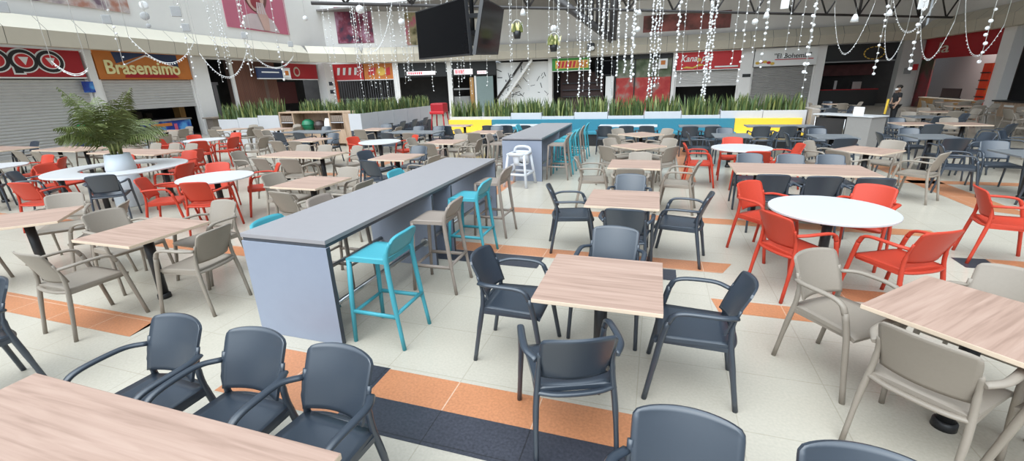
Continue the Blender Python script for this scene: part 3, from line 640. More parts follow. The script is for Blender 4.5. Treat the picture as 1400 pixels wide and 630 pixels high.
def table(kind, x, y, rot, desc, size=None, m='wood'):
    o = thing('dining_table', desc, 'table', (x, y, 0), R(rot), GRP[kind])
    em = M['woodedge'] if m == 'wood' else M[m]
    if kind == 'sq':
        s = size or 0.79; obj('tabletop', top_mesh('sq%s%.2f' % (m, s), s, s, M[m], em), None, o); pole(o)
    elif kind == 'long':
        lx, ly = size or (1.75, 0.82); obj('tabletop', top_mesh('long%s%.2f%.2f' % (m, lx, ly), lx, ly, M[m], em), None, o); pole(o, -lx*0.3); pole(o, lx*0.3)
    else:
        obj('tabletop', round_mesh('round%.2f' % size, size, M['white']), None, o); pole(o)
    return o
def seats(tx, ty, tdesc, lst):
    """entries: (colour, x, y, facing degrees) with absolute positions"""
    for c, x, y, f in lst: chair(c, x, y, f, tdesc, tx, ty)
def around(tx, ty, tdesc, lst, dist=0.62):
    for e in lst:
        c, phi = e[0], e[1]; d = e[2] if len(e) > 2 else dist
        x, y = tx+d*math.cos(R(phi)), ty+d*math.sin(R(phi))
        chair(c, x, y, phi+180+random.uniform(-6, 6), tdesc, tx, ty)
def sq(x, y, rot, desc, rel=None, ab=None, m='wood', dist=0.62):
    table('sq', x, y, rot, desc, m=m); d = desc
    if rel: around(x, y, d, rel, dist)
    if ab: seats(x, y, d, ab)

# centre column
sq(-0.28, 2.78, 0, 'nearest square wood table in the middle column', ab=[('D', -0.93, 2.91, 0), ('D', 0.33, 2.84, 178), ('D', -0.40, 2.19, 112), ('D', -0.29, 3.43, 266)])
sq(-0.30, 5.04, 0, 'second square wood table in the middle column', ab=[('D', -0.93, 5.31, 14), ('D', 0.33, 5.20, 170), ('D', -0.23, 4.64, 88), ('D', -0.28, 5.79, 270)])
sq(-0.29, 7.32, 0, 'third square wood table in the middle column', ab=[('T', -0.96, 7.46, 8), ('T', 0.38, 7.36, 172), ('T', -0.33, 6.83, 92), ('T', -0.24, 7.80, 268)])
sq(-0.32, 9.48, 45, 'fourth wood table in the middle column, turned diagonally', rel=[('T', 225, 0.60), ('T', 315, 0.60), ('T', 135), ('T', 45)])
sq(-0.35, 11.58, 45, 'fifth wood table in the middle column, turned diagonally', rel=[('T', 225), ('T', 315), ('T', 135), ('T', 45)])
# right column
d_ = 'large round white table at right'; table('round', 1.73, 5.01, 0, d_, 0.555)
seats(1.73, 5.01, d_, [('R', 1.31, 5.66, -50), ('R', 1.36, 4.61, 30), ('R', 2.12, 4.46, 118), ('R', 2.26, 5.65, 235)])
d_ = 'long wood table behind the large white table'; table('long', 2.0, 7.22, 0, d_, (1.75, 0.85))
seats(2.0, 7.22, d_, [('D', 1.50, 6.68, 90), ('D', 2.06, 6.66, 92), ('D', 2.62, 6.65, 88), ('D', 1.52, 7.86, 272), ('D', 2.09, 7.84, 268), ('D', 2.66, 7.86, 270)])
d_ = 'small round white table beyond the long wood table'; table('round', 1.58, 9.40, 0, d_, 0.53)
seats(1.58, 9.40, d_, [('R', 0.86, 9.36, 0), ('R', 1.56, 10.12, 270), ('R', 1.68, 8.72, 92), ('R', 2.30, 9.45, 185)])
sq(1.77, 2.80, 45, 'diagonal wood table at the right front', ab=[('T', 1.33, 3.25, -54), ('T', 1.52, 2.56, 46), ('T', 2.06, 3.18, 226), ('T', 2.12, 2.40, 130)])
sq(3.56, 9.28, 45, 'diagonal wood table with taupe chairs at right middle', rel=[('T', 140, 0.68), ('T', 225, 0.60), ('T', 50, 0.74), ('T', 320, 0.74)])
sq(1.68, 11.45, 0, 'slate topped table behind the small white table', m='slate', rel=[('D', 0, 0.62), ('D', 180, 0.66), ('D', 90, 0.66)])
sq(3.66, 11.35, 0, 'slate topped table before the yellow bench end', m='slate', rel=[('D', 180, 0.6), ('D', 90, 0.66), ('D', 265, 0.66)])
d_ = 'slate topped table cut by the right frame edge'; sq(5.75, 9.15, 0, d_, m='slate', ab=[('D', 5.02, 9.50, -20), ('D', 5.72, 9.85, 262), ('D', 6.4, 9.2, 180), ('D', 5.72, 8.45, 90)])
make_chair('R', (3.70, 5.95, 0), R(-12-90), 'red armchair alone at the right edge facing right', 'armchairs at the tables')
sq(5.45, 11.45, 0, 'slate topped table left of the right hand aisle', m='slate', rel=[('D', 0, 0.66), ('D', 90, 0.66), ('D', 270, 0.62), ('D', 180, 0.62)])
sq(6.35, 14.3, 0, 'pale wood table in front of the bin counter', rel=[('D', 180, 0.66), ('D', 90, 0.66), ('D', 270, 0.66)])
sq(7.35, 14.2, 0, 'pale wood table right of the bin counter', rel=[('T', 80, 0.68), ('D', 300, 0.66)])
FR = [(7.5, 11.2, 45, 'T', 'wood', 'wood table beyond the right hand slate table'), (9.2, 13.2, 0, 'T', 'wood', 'wood table in the far right second row'), (7.6, 16.6, 0, 'D', 'slate', 'slate table in the far right third row'), (10.4, 15.9, 45, 'T', 'wood', 'wood table near the wooden counter at right'), (8.9, 18.6, 0, 'T', 'wood', 'wood table in the far right fourth row'), (11.5, 18.4, 0, 'T', 'wood', 'wood table in front of the red right column'), (10.9, 21.4, 0, 'T', 'wood', 'wood table nearest the standing person'), (6.2, 20.8, 0, 'D', 'slate', 'slate table by the black shop'), (7.6, 24.0, 0, 'T', 'wood', 'wood table behind the standing person'), (11.9, 24.2, 0, 'T', 'wood', 'wood table at the far right wall')]
for x, y, rr, c, m, d_ in FR:
    c2 = 'D' if c == 'T' else 'T'
    sq(x, y, rr, d_, m=m, rel=[(c, rr+0, 0.7), (c2 if x < 8 else c, rr+90, 0.68), (c, rr+180, 0.7), (c, rr+270, 0.66)])
# left of the counters
d_ = 'nearest long wood table at the bottom left'; table('long', -1.93, 0.60, 0, d_, (1.80, 0.84))
seats(-1.93, 0.6, d_, [('D', -2.54, 1.23, 268), ('D', -1.95, 1.23, 270), ('D', -1.42, 1.21, 266)])
make_chair('D', (-4.44, 1.30, 0), R(262-90), 'dark armchair cut by the left frame edge', 'armchairs at the tables')
make_chair('D', (0.18, 1.19, 0), R(268-90), 'dark armchair back cut by the bottom edge', 'armchairs at the tables')
make_chair('D', (0.74, 1.16, 0), R(268-90), 'dark chair top just showing at bottom right', 'armchairs at the tables')
sq(-4.82, 2.85, 0, 'square wood table left of the long bar counter', ab=[('T', -4.93, 2.30, 88), ('T', -4.21, 2.87, 186), ('T', -4.83, 3.47, 268), ('T', -5.55, 3.07, -6)])
sq(-6.75, 2.86, 45, 'diagonal wood table at the left edge', ab=[('T', -6.28, 3.26, 222), ('T', -7.24, 3.41, 318), ('T', -7.26, 2.38, 45)])
sq(-4.77, 5.15, 0, 'square wood table behind the bar counter near end', ab=[('T', -4.50, 4.58, 84), ('T', -5.36, 5.26, -6), ('T', -4.73, 5.66, 268), ('T', -4.08, 5.08, 178)])
d_ = 'round white table with red chairs left of centre'; table('round', -6.73, 5.21, 0, d_, 0.545)
seats(-6.73, 5.21, d_, [('R', -6.44, 4.80, 112), ('R', -7.26, 4.75, 35), ('R', -7.46, 5.75, 303), ('R', -6.50, 5.86, 228)])
d_ = 'long wood table behind the round white table'; table('long', -7.12, 7.55, 0, d_, (1.65, 0.80))
seats(-7.12, 7.55, d_, [('T', -7.24, 6.86, 86), ('T', -6.62, 6.90, 96), ('T', -7.85, 8.12, 270), ('T', -7.25, 8.14, 268), ('T', -6.42, 8.10, 250), ('T', -8.30, 7.3, 10)])
sq(-4.79, 7.50, 0, 'square wood table beside the bar counter far end', ab=[('D', -4.80, 6.92, 80), ('D', -5.38, 7.62, -10), ('D', -4.85, 8.20, 268), ('T', -4.14, 7.34, 172)])
d_ = 'small round white table left of the middle'; table('round', -6.63, 9.68, 0, d_, 0.52)
seats(-6.63, 9.68, d_, [('R', -7.38, 9.9, -14), ('R', -6.25, 10.28, 232)])
sq(-4.87, 9.80, 0, 'square wood table left of the second counter', rel=[('T', 180, 0.66), ('T', 270, 0.6), ('T', 0, 0.64), ('T', 90, 0.66)])
sq(-4.65, 12.0, 0, 'wood table left of the second counter far end', rel=[('T', 270, 0.62), ('T', 180, 0.62), ('T', 0, 0.62), ('D', 90, 0.66)])
d_ = 'long slate table before the right planter wall'; table('long', -6.9, 11.95, 0, d_, (1.6, 0.8), 'slate')
seats(-6.9, 11.95, d_, [('D', -7.3, 11.3, 90), ('T', -6.6, 11.3, 92), ('D', -7.3, 12.6, 270), ('D', -6.6, 12.62, 268)])
d_ = 'wood table before the oak bin cabinet'; sq(-9.0, 9.95, 0, d_, ab=[('T', -9.3, 9.33, 90), ('T', -8.7, 9.31, 92), ('D', -9.0, 10.6, 270)])
d_ = 'long slate table in front of the oak bin cabinet'; table('long', -10.75, 11.95, 0, d_, (1.7, 0.8), 'slate')
seats(-10.75, 11.95, d_, [('D', -11.2, 11.3, 90), ('D', -10.4, 11.3, 90), ('D', -10.9, 12.6, 270), ('T', -11.95, 11.6, 10)])
d_ = 'wood table right of the oak bin cabinet'; sq(-8.85, 12.75, 0, d_, rel=[('T', 0, 0.62), ('D', 100, 0.66), ('T', 270, 0.6)])
d_ = 'wide round white table at far left'; table('round', -12.57, 9.68, 0, d_, 0.535)
seats(-12.57, 9.68, d_, [('R', -11.95, 9.05, 135), ('R', -13.35, 10.05, -22), ('R', -11.80, 9.72, 184), ('R', -12.7, 10.6, 275), ('R', -13.25, 9.2, 30)])
d_ = 'wood table behind the ring table planter'; table('long', -11.9, 7.40, 0, d_, (2.3, 0.8))
seats(-11.9, 7.40, d_, [('T', -12.6, 8.05, 270), ('T', -11.95, 8.07, 268), ('T', -11.3, 8.05, 272), ('R', -10.32, 7.45, 178)])
d_ = 'wood table by the closed left shutter'; table('long', -14.7, 7.6, 0, d_, (1.75, 0.8))
seats(-14.7, 7.6, d_, [('T', -15.2, 8.25, 270), ('T', -14.5, 8.25, 268), ('T', -15.1, 6.98, 90), ('T', -14.3, 6.95, 88)])
d_ = 'wood table left of the shutter crates'; table('long', -17.3, 7.4, 0, d_, (1.75, 0.8))
seats(-17.3, 7.4, d_, [('D', -17.7, 8.05, 270), ('T', -17.0, 6.75, 90), ('T', -17.8, 6.72, 90)])
d_ = 'round white table cut by the left frame edge'; table('round', -12.85, 5.25, 0, d_, 0.54)
seats(-12.85, 5.25, d_, [('R', -13.0, 5.98, 272), ('R', -12.30, 5.85, 222), ('D', -12.1, 4.75, 150)])
for x, y, d_ in ((-14.9, 12.7, 'wood table in front of the left planters'), (-12.95, 12.8, 'wood table left of the oak bin cabinet'), (-15.9, 10.3, 'wood table before the blue printed counter'), (-17.4, 12.0, 'wood table before the left columns')):
    sq(x, y, 0, d_, rel=[('T', 0, 0.6), ('T', 90, 0.62), ('T', 180, 0.6), ('T', 270, 0.62)])
make_chair('T', (-10.75, 9.75, 0), R(190-90), 'taupe armchair between the two left round tables', 'armchairs at the tables')
# tables along the bench
for x0, x1, y, m, d_ in ((-1.66, 0.03, 13.9, 'white', 'pale narrow table before the blue bench middle'), (0.62, 1.7, 13.78, 'slate', 'slate narrow table before the blue bench right end'), (2.35, 4.0, 13.78, 'slate', 'slate narrow table before the right yellow bench'), (-5.2, -3.7, 14.1, 'white', 'pale narrow table before the blue bench left end'), (-6.9, -6.0, 14.0, 'wood', 'wood table before the left yellow bench')):
    table('long', (x0+x1)/2, y, 0, d_, (x1-x0, 0.6), m)
    k = 3 if x1-x0 > 1.3 else 2 if x1-x0 > 1 else 1
    for q in range(k):
        x = (x0+x1)/2+0.585*(q-(k-1)/2); chair('D', x, y-0.62, 90+random.uniform(-5, 5), d_, (x0+x1)/2, y)

# ring table round the potted palm
o_ = thing('ring_table', 'large white ring shaped table around the potted palm', 'table', (-9.65, 5.61, 0)); obj('tabletop', round_mesh('ring', 1.08, M['white'], 0.58), None, o_)
for q in range(5):
    a = R(q*72+20); pole(o_, 0.83*math.cos(a), 0.83*math.sin(a))
d_ = 'ring table around the palm'
seats(-9.65, 5.61, d_, [('D', -8.79, 4.87, 138), ('R', -8.50, 5.80, 188), ('R', -9.34, 4.28, 104), ('D', -10.55, 4.80, 42), ('R', -10.95, 5.35, 10), ('R', -10.75, 6.35, 325), ('R', -9.9, 6.95, 278)])
P0 = Vector((-9.68, 5.66, 0))
o_ = thing('planter_pot', 'tall white tapered pot holding the palm', 'planter', P0)
b_ = bmesh.new(); lathe(b_, [(0.235, 0), (0.245, 0.02), (0.235, 0.68), (0.23, 0.70)], 40, capt=True); lathe(b_, [(0.235, 0.70), (0.238, 0.72), (0.195, 1.0), (0.175, 1.0), (0.17, 0.93)], 40, capb=False, capt=False); obj('pot', b_, M['pot'], o_)
b_ = bmesh.new(); lathe(b_, [(0.172, 0.92), (0.172, 0.94)], 24); obj('soil', b_, M['soil'], o_)
o_ = thing('potted_palm', 'feathery green palm in the tall white pot', 'palm', P0+Vector((0, 0, 0.94)))
for q in range(7):
    a = q*0.9; b_ = bmesh.new(); tube(b_, [(0.07*math.cos(a), 0.07*math.sin(a), 0), (0.1*math.cos(a), 0.1*math.sin(a), 0.3), (0.16*math.cos(a), 0.16*math.sin(a), 0.62)], [0.018, 0.016, 0.01], 6); obj('stem', b_, M['palmstem'], o_)
def frond(az, L, rise, droop):
    def f(bm):
        d = Vector((math.cos(az), math.sin(az), 0)); s = Vector((-d.y, d.x, 0)); N = 22; pts = []
        for i in range(N+1):
            t = i/N; pts.append(d*(0.05+L*(t**1.25))+Vector((0, 0, 0.1+rise*t-droop*t**2.6)))
        tube(bm, pts, [0.010*(1-0.8*i/N)+0.002 for i in range(N+1)], 5)
        for i in range(4, N+1):
            t = i/N; p = pts[i]; tan = (pts[i]-pts[i-1]).normalized(); l = 0.30*math.sin(pi*min(1, (t*0.85+0.12)))+0.04
            for sg in (-1, 1):
                dr = (s*sg*0.75+tan*0.6+Vector((0, 0, -0.28-0.35*random.random()))).normalized(); w = tan*0.012
                q0 = p; q1 = p+dr*l*0.55+Vector((0, 0, 0.015)); q2 = p+dr*l+Vector((0, 0, -0.06*l/0.3))
                v = [bm.verts.new(c) for c in (q0-w*0.5, q0+w*0.5, q1+w, q2, q1-w)]; bm.faces.new(v)
    return mk(f)
for q in range(34):
    k_ = (q*0.7548) % 1
    obj('frond', frond(q*2.399+0.3, 0.72-0.38*k_+0.15*random.random(), 0.72+0.72*k_, 0.44-0.25*k_+0.15*random.random()), M['palm'], o_)

# ------------------------------------------------------------------ bar counters
def counter(name_lab, x0, x1, y0, y1, panels):
    o = thing('bar_counter', name_lab, 'counter', ((x0+x1)/2, (y0+y1)/2, 0)); hx, hy = (x1-x0)/2, (y1-y0)/2
    b = bmesh.new(); box(b, -hx, hx, -hy, hy, 0.895, 0.93, 0.003); obj('worktop', b, [M['countertop']], o)
    b = bmesh.new(); box(b, -hx+0.01, hx-0.01, -hy+0.01, hy-0.01, 0.865, 0.895); obj('under_frame', b, M['counteredge'], o)
    cy = (y0+y1)/2
    for ya, yb in panels:
        b = bmesh.new(); box(b, -hx, hx, ya-cy, yb-cy, 0.0, 0.865, 0.003)
        for f in b.faces: f.material_index = 1 if abs(f.normal.x) > 0.8 else 0
        obj('end_panel', b, [M['counter'], M['counteredge'] if yb-ya < 0.2 else M['counter']], o)
    for (ya, yb) in zip([p[1] for p in panels[:-1]], [p[0] for p in panels[1:]]):
        b = bmesh.new(); tube(b, [(hx-0.12, ya-cy-0.0, 0.30), (hx-0.12, yb-cy, 0.30)], 0.022, 12); r = obj('foot_rail', b, M['steel'], o)
        b = bmesh.new(); tube(b, [(hx-0.12, yb-cy-0.03, 0.30), (hx-0.12, yb-cy, 0.30)], 0.05, 16); obj('flange', b, M['steel'], r)
        b = bmesh.new(); tube(b, [(-hx+0.12, ya-cy, 0.30), (-hx+0.12, yb-cy, 0.30)], 0.022, 12); obj('foot_rail', b, M['steel'], o)
    return o
counter('long grey bar counter in the foreground with open knee space', -3.215, -2.365, 2.575, 6.47, [(2.575, 2.62), (4.30, 4.345), (4.80, 4.845), (6.42, 6.47)])
counter('second grey bar counter in front of the blue bench', -3.17, -2.28, 9.12, 12.7, [(9.12, 9.17), (10.9, 10.95), (12.65, 12.7)])

# ------------------------------------------------------------------ bar stools
def stool_meshes():
    L = []
    L.append(('seat', mk(lambda bm: panel(bm, lambda u, v: (u*(0.185+0.01*v), -0.17+0.36*v, 0.705-0.008*(1-u*u)*(1-(2*v-1)**2)-0.012*max(0, (v-0.85)/0.15)**2), 8, 8, 0.034))))
    def back(u, v):
        e = max(0, (v-0.6)/0.4); return (u*(0.195-0.02*e**2), -0.19-0.07*v+0.02*u*u, 0.745+0.16*v-0.02*v*abs(u)**4)
    L.append(('backrest', mk(lambda bm: panel(bm, back, 10, 6, 0.02))))
    for s in (-1, 1):
        L.append(('leg', mk(lambda bm, s=s: tube(bm, [(s*0.205, 0.21, 0), (s*0.195, 0.195, 0.35), (s*0.18, 0.175, 0.70)], [(0.017, 0.017), (0.02, 0.02), (0.021, 0.021)], 8))))
        L.append(('leg', mk(lambda bm, s=s: tube(bm, catmull([(s*0.215, -0.265, 0), (s*0.202, -0.215, 0.35), (s*0.192, -0.18, 0.66), (s*0.192, -0.185, 0.76), (s*0.188, -0.225, 0.86)], 3), [(0.017, 0.017)]*3+[(0.02, 0.022)]*7+[(0.014, 0.014)]*3, 8))))
    def rest(bm):
        for s in (-1, 1): tube(bm, [(s*0.198, 0.20, 0.27), (s*0.205, -0.225, 0.27)], (0.014, 0.018), 6)
        tube(bm, [(-0.198, 0.20, 0.25), (0.198, 0.20, 0.25)], (0.014, 0.018), 6); tube(bm, [(-0.205, -0.228, 0.30), (0.205, -0.228, 0.30)], (0.014, 0.018), 6)
    L.append(('footrest', mk(rest)))
    for n, b in L:
        for v in b.verts: v.co.z *= 1.06
    return [(n, mesh('stool_'+n, b, M['turq'])) for n, b in L]
SM = stool_meshes(); sproto = {}
def stool(c, x, y, face, label):
    g = 'bar stools along the counters'
    if c in sproto: return dup(sproto[c], (x, y, 0), R(face-90), label, g)
    o = thing('bar_stool', label, 'stool', (x, y, 0), R(face-90), g)
    for n, me in SM:
        if c != 'turq':
            me = me.copy(); me.materials.clear(); me.materials.append(M[c])
        obj(n, me, None, o)
    sproto[c] = o
stool('turq', -2.09, 2.87, 180, 'nearest turquoise bar stool on the right side of the front counter')
stool('stooltaupe', -2.10, 3.88, 182, 'taupe bar stool beside the nearest turquoise one at the front counter')
stool('turq', -2.12, 4.80, 180, 'second turquoise bar stool on the right of the front counter')
stool('stooltaupe', -2.13, 5.65, 178, 'taupe bar stool at the far right end of the front counter')
stool('turq', -3.05, 2.93, 2, 'turquoise bar stool at the near left of the front counter')
stool('stooltaupe', -3.16, 3.72, 0, 'taupe bar stool on the left side of the front counter')
stool('turq', -3.16, 5.22, 0, 'turquoise bar stool at the far left of the front counter')
for c, y, lab in (('stooltaupe', 9.55, 'nearest taupe bar stool at the second counter'), ('turq', 10.2, 'first turquoise bar stool at the second counter'), ('turq', 10.9, 'middle turquoise bar stool at the second counter'), ('stooltaupe', 11.6, 'far taupe bar stool at the second counter'), ('turq', 12.4, 'farthest turquoise bar stool at the second counter')):
    stool(c, -2.02, y, 180, lab)
stool('stooltaupe', -3.42, 9.6, 0, 'near taupe bar stool on the left of the second counter'); stool('stooltaupe', -3.42, 10.3, 0, 'next taupe bar stool on the left of the second counter'); stool('turq', -3.42, 11.9, 0, 'turquoise bar stool on the left of the second counter')

# high chair
o_ = thing('high_chair', 'pale grey plastic child high chair before the second counter', 'high chair', (-2.66, 8.72, 0), R(264-90))
def hc(bm): panel(bm, lambda u, v: (u*0.15, -0.13+0.26*v, 0.44), 4, 4, 0.02)
obj('seat', mk(hc), M['hcwhite'], o_)
def ring(bm, z, rx, ry, rad, n=24, a0=0.0, a1=2*pi):
    tube(bm, [(rx*math.cos(a0+(a1-a0)*i/n), ry*math.sin(a0+(a1-a0)*i/n), z) for i in range(n+1)], rad, 8)
def sring(bm, z, hx, hy, rad):
    tube(bm, [(-hx, -hy, z), (hx, -hy, z)], rad, 8); tube(bm, [(hx, -hy, z), (hx, hy, z)], rad, 8); tube(bm, [(hx, hy, z), (-hx, hy, z)], rad, 8); tube(bm, [(-hx, hy, z), (-hx, -hy, z)], rad, 8)
b_ = bmesh.new(); sring(b_, 0.66, 0.18, 0.18, (0.035, 0.03)); obj('tray_rail', b_, M['hcwhite'], o_)
b_ = bmesh.new()
tube(b_, catmull([(-0.18, -0.17, 0.66), (-0.16, -0.185, 0.74), (-0.08, -0.19, 0.775), (0.08, -0.19, 0.775), (0.16, -0.185, 0.74), (0.18, -0.17, 0.66)], 4), (0.03, 0.03), 8)
panel(b_, lambda u, v: (u*0.17, -0.175-0.01*v, 0.65+0.05*v), 4, 2, 0.025)
panel(b_, lambda u, v: (u*0.15, -0.165+0.03*v, 0.45+0.2*v), 4, 2, 0.02); obj('backrest', b_, M['hcwhite'], o_)
for sx in (-1, 1):
    for sy in (-1, 1):
        b_ = bmesh.new(); tube(b_, [(sx*0.25, sy*0.27, 0), (sx*0.175, sy*0.175, 0.66)], [(0.03, 0.03), (0.028, 0.028)], 8); obj('leg', b_, M['hcwhite'], o_)
b_ = bmesh.new(); sring(b_, 0.26, 0.22, 0.235, (0.025, 0.03)); obj('stretcher', b_, M['hcwhite'], o_)
b_ = bmesh.new(); panel(b_, lambda u, v: (u*(0.05+0.03*v), 0.165, 0.44+0.22*v), 3, 3, 0.02); obj('front_guard', b_, M['hcwhite'], o_)
b_ = bmesh.new(); tube(b_, [(-0.08, 0.02, 0.47), (0, 0.06, 0.50), (0.08, 0.02, 0.47)], 0.014, 6); obj('strap', b_, M['black'], o_)

# ------------------------------------------------------------------ bench, planters, plants
def bench(x0, x1, m, lab):
    o = thing('banquette', lab, 'bench', ((x0+x1)/2, 15.2, 0)); h = (x1-x0)/2
    b = bmesh.new(); box(b, -h+0.003, h-0.003, 0.0, 0.12, 0.36, 0.83, 0.008); obj('backrest', b, M[m], o)
    b = bmesh.new(); box(b, -h+0.003, h-0.003, -0.48, 0.0, 0.38, 0.46, 0.01); obj('seat', b, M[m], o)
    b = bmesh.new(); box(b, -h+0.003, h-0.003, -0.42, 0.12, 0.0, 0.38); obj('base', b, M['black'], o)
bench(-7.35, -5.65, 'yellow', 'yellow end of the long banquette at left'); bench(-5.65, 2.28, 'blue', 'long teal blue banquette in front of the planters'); bench(2.28, 4.08, 'yellow', 'yellow end of the long banquette at right')
for x0, x1, m in ((-1.95, -1.35, 'letterw'), ):
    pass
ordn = ['first', 'second', 'third', 'fourth', 'fifth', 'sixth', 'seventh', 'eighth', 'ninth', 'tenth']
def blades(L, dpt, n, h0, h1, seed):
    rnd = random.Random(seed)
    def f(bm):
        for q in range(int(n*1.35)):
            x = -L/2+L*rnd.random(); y = -dpt/2+dpt*rnd.random(); h = h0+(h1-h0)*rnd.random(); a = rnd.random()*2*pi; le = rnd.uniform(0.03, 0.36)*h; w = rnd.uniform(0.018, 0.032)
            d = Vector((math.cos(a), math.sin(a), 0)); sd = Vector((math.cos(a+1.2), math.sin(a+1.2), 0)); prev = None; mi = 1 if rnd.random() < 0.38 else 0
            for i in range(5):
                t = i/4; p = Vector((x, y, 0))+d*le*t*t+Vector((0, 0, h*t)); ww = w*(1-0.15*t) if i < 3 else w*(0.6 if i == 3 else 0.05)
                row = [bm.verts.new(p-sd*ww), bm.verts.new(p+sd*ww)]
                if prev:
                    fc = bm.faces.new((prev[0], prev[1], row[1], row[0])); fc.smooth = True; fc.material_index = mi
                prev = row
    return mk(f)
def planter(x, y, rz, L, z0, z1, lab, plab, dpt=0.5, nb=110, h=(0.22, 0.55), seed=1, sink=0.06):
    o = thing('planter_box', lab, 'planter', (x, y, 0), rz, 'white planter boxes')
    b = bmesh.new(); box(b, -L/2+0.006, L/2-0.006, -dpt/2, -dpt/2+0.03, z0, z1, 0.004); box(b, -L/2+0.006, L/2-0.006, dpt/2-0.03, dpt/2, z0, z1, 0.004)
    box(b, -L/2+0.006, -L/2+0.036, -dpt/2+0.03, dpt/2-0.03, z0, z1); box(b, L/2-0.036, L/2-0.006, -dpt/2+0.03, dpt/2-0.03, z0, z1); obj('body', b, M['planter'], o)
    b = bmesh.new(); box(b, -L/2+0.036, L/2-0.036, -dpt/2+0.03, dpt/2-0.03, z0, z1-sink); obj('soil', b, M['soil'], o)
    if z0 > 0:
        b = bmesh.new(); box(b, -L/2+0.006, L/2-0.006, -dpt/2+0.02, dpt/2, 0.0, z0); obj('base', b, M['counteredge'], o)
    p = thing('snake_plant', plab, 'plant', (x, y, z1-sink-0.01), rz, 'snake plants in the planter boxes'); obj('foliage', blades(L-0.1, dpt-0.1, nb, h[0], h[1], seed), [M['leaf'], M['leaf2']], p)
xb = [-7.35, -6.1, -4.96, -3.84, -2.69, -1.57, -0.4, 0.73, 1.87, 3.04, 4.2]; hi_ = [0, 0, 1, 0, 1, 0, 1, 0, 1, 1]
nlo = nhi = 0
for q in range(10):
    tall = hi_[q]
    if tall: wd = 'tall'; k = nhi; nhi += 1
    else: wd = 'low'; k = nlo; nlo += 1
    pl = '%s %s white planter box behind the bench, counting from left' % (ordn[k], wd); pp = 'snake plants growing in the %s %s white planter behind the bench' % (ordn[k], wd)
    planter((xb[q]+xb[q+1])/2, 15.62, 0, xb[q+1]-xb[q], 0.0, 1.05 if tall else 0.93, pl, pp, 0.56, 120, (0.25, 0.62) if tall else (0.3, 0.72), 10+q)
b_ = bmesh.new(); box(b_, 4.22, 4.42, 15.0, 16.0, 0, 1.1, 0.02); struct('trim_60', b_, mat('taupe_end_post', (0.36, 0.31, 0.27), 0.6, noise=0.08))
for q in range(5):
    planter(-10.1, 13.95+q*1.06, R(-90), 1.05, 0.62, 1.2, '%s white planter box of the row running back, from the cabinet' % ordn[q], 'snake plants in the %s box of the row running back' % ordn[q], 0.5, 100, (0.25, 0.6), 40+q)
for q, (x, z1) in enumerate(((-16.6, 1.0), (-15.55, 1.06), (-14.5, 1.14))):
    planter(x, 14.2, 0, 1.05, 0.0, z1, '%s white planter box left of the oak cabinet' % ordn[q], 'leafy plants in the %s planter left of the oak cabinet' % ordn[q], 0.5, 110, (0.3, 0.75), 60+q)
for q in range(3):
    planter(-13.3+q*1.1, 15.1, 0, 1.08, 0.0, 1.1, '%s white planter box hidden behind the oak cabinet' % ordn[q], 'snake plants rising behind the oak cabinet, %s clump' % ordn[q], 0.5, 110, (0.35, 0.7), 80+q)

# ------------------------------------------------------------------ oak bin cabinet
o_ = thing('bin_cabinet', 'oak cabinet with open niche and slatted hatches', 'cabinet', (-12.15, 14.2, 0))
x0, x1, H_ = -1.75, 1.75, 1.26
b_ = bmesh.new(); box(b_, x0, x1, -0.3, 0.3, H_-0.05, H_, 0.004); box(b_, x0, x1, 0.27, 0.3, 0.0, H_-0.05); box(b_, x0, x0+0.05, -0.3, 0.27, 0, H_-0.05); box(b_, x1-0.05, x1, -0.3, 0.27, 0, H_-0.05)
box(b_, -1.12, -1.07, -0.3, 0.27, 0, H_-0.05); box(b_, 0.55, 0.6, -0.3, 0.27, 0, H_-0.05); box(b_, 1.18, 1.23, -0.3, 0.27, 0, H_-0.05); box(b_, -1.07, 0.55, -0.28, 0.27, 0.52, 0.56); box(b_, -1.07, 0.55, -0.29, -0.27, 0, 0.52); box(b_, 1.23, 1.7, -0.29, -0.26, 0, H_-0.05)
obj('body', b_, M['oak'], o_)
for xa, xz in ((x0+0.06, -1.13), (0.61, 1.17)):
    b_ = bmesh.new(); box(b_, xa, xz, -0.27, -0.25, 0.9, 1.12); [box(b_, xa+(xz-xa)*(k+0.3)/6, xa+(xz-xa)*(k+0.6)/6, -0.285, -0.27, 0.92, 1.1) for k in range(6)]; obj('slatted_hatch', b_, mat('grey_oak', (0.26, 0.20, 0.16), 0.6, noise=0.1), o_)
    b_ = bmesh.new(); box(b_, xa, xz, -0.27, -0.25, 0.1, 0.62); obj('door', b_, M['oak'], o_); b_ = bmesh.new(); box(b_, xa, xz, -0.29, -0.27, 0.85, 0.88); obj('chute_flap', b_, M['planter'], o_)
def bucket(x, m, r, h, label):
    o = thing('round_tub', label, 'tub', (-12.15+x, 14.05, 0.56)); b = bmesh.new(); lathe(b, [(r*0.8, 0), (r, h*0.45), (r*0.98, h*0.5)], 20); obj('tub', b, M[m], o)
    b = bmesh.new(); lathe(b, [(r*1.04, h*0.5), (r*1.02, h*0.56), (r*0.8, h*0.85), (r*0.35, h)], 20); obj('lid', b, M[m], o)
bucket(-0.55, 'greenbag', 0.24, 0.42, 'green round tub in the oak cabinet niche'); bucket(-0.02, 'brownbag', 0.22, 0.38, 'dark brown round tub in the oak cabinet niche')
o_ = thing('white_bag', 'white wrapped bundle at the right of the niche', 'bundle', (-11.75, 14.02, 0.56)); b_ = bmesh.new(); lathe(b_, [(0.15, 0), (0.17, 0.1), (0.13, 0.35), (0.09, 0.45)], 14); obj('wrap', b_, M['letterw'], o_); b_ = bmesh.new(); lathe(b_, [(0.175, 0.09), (0.175, 0.12)], 14); obj('band', b_, M['black'], o_)
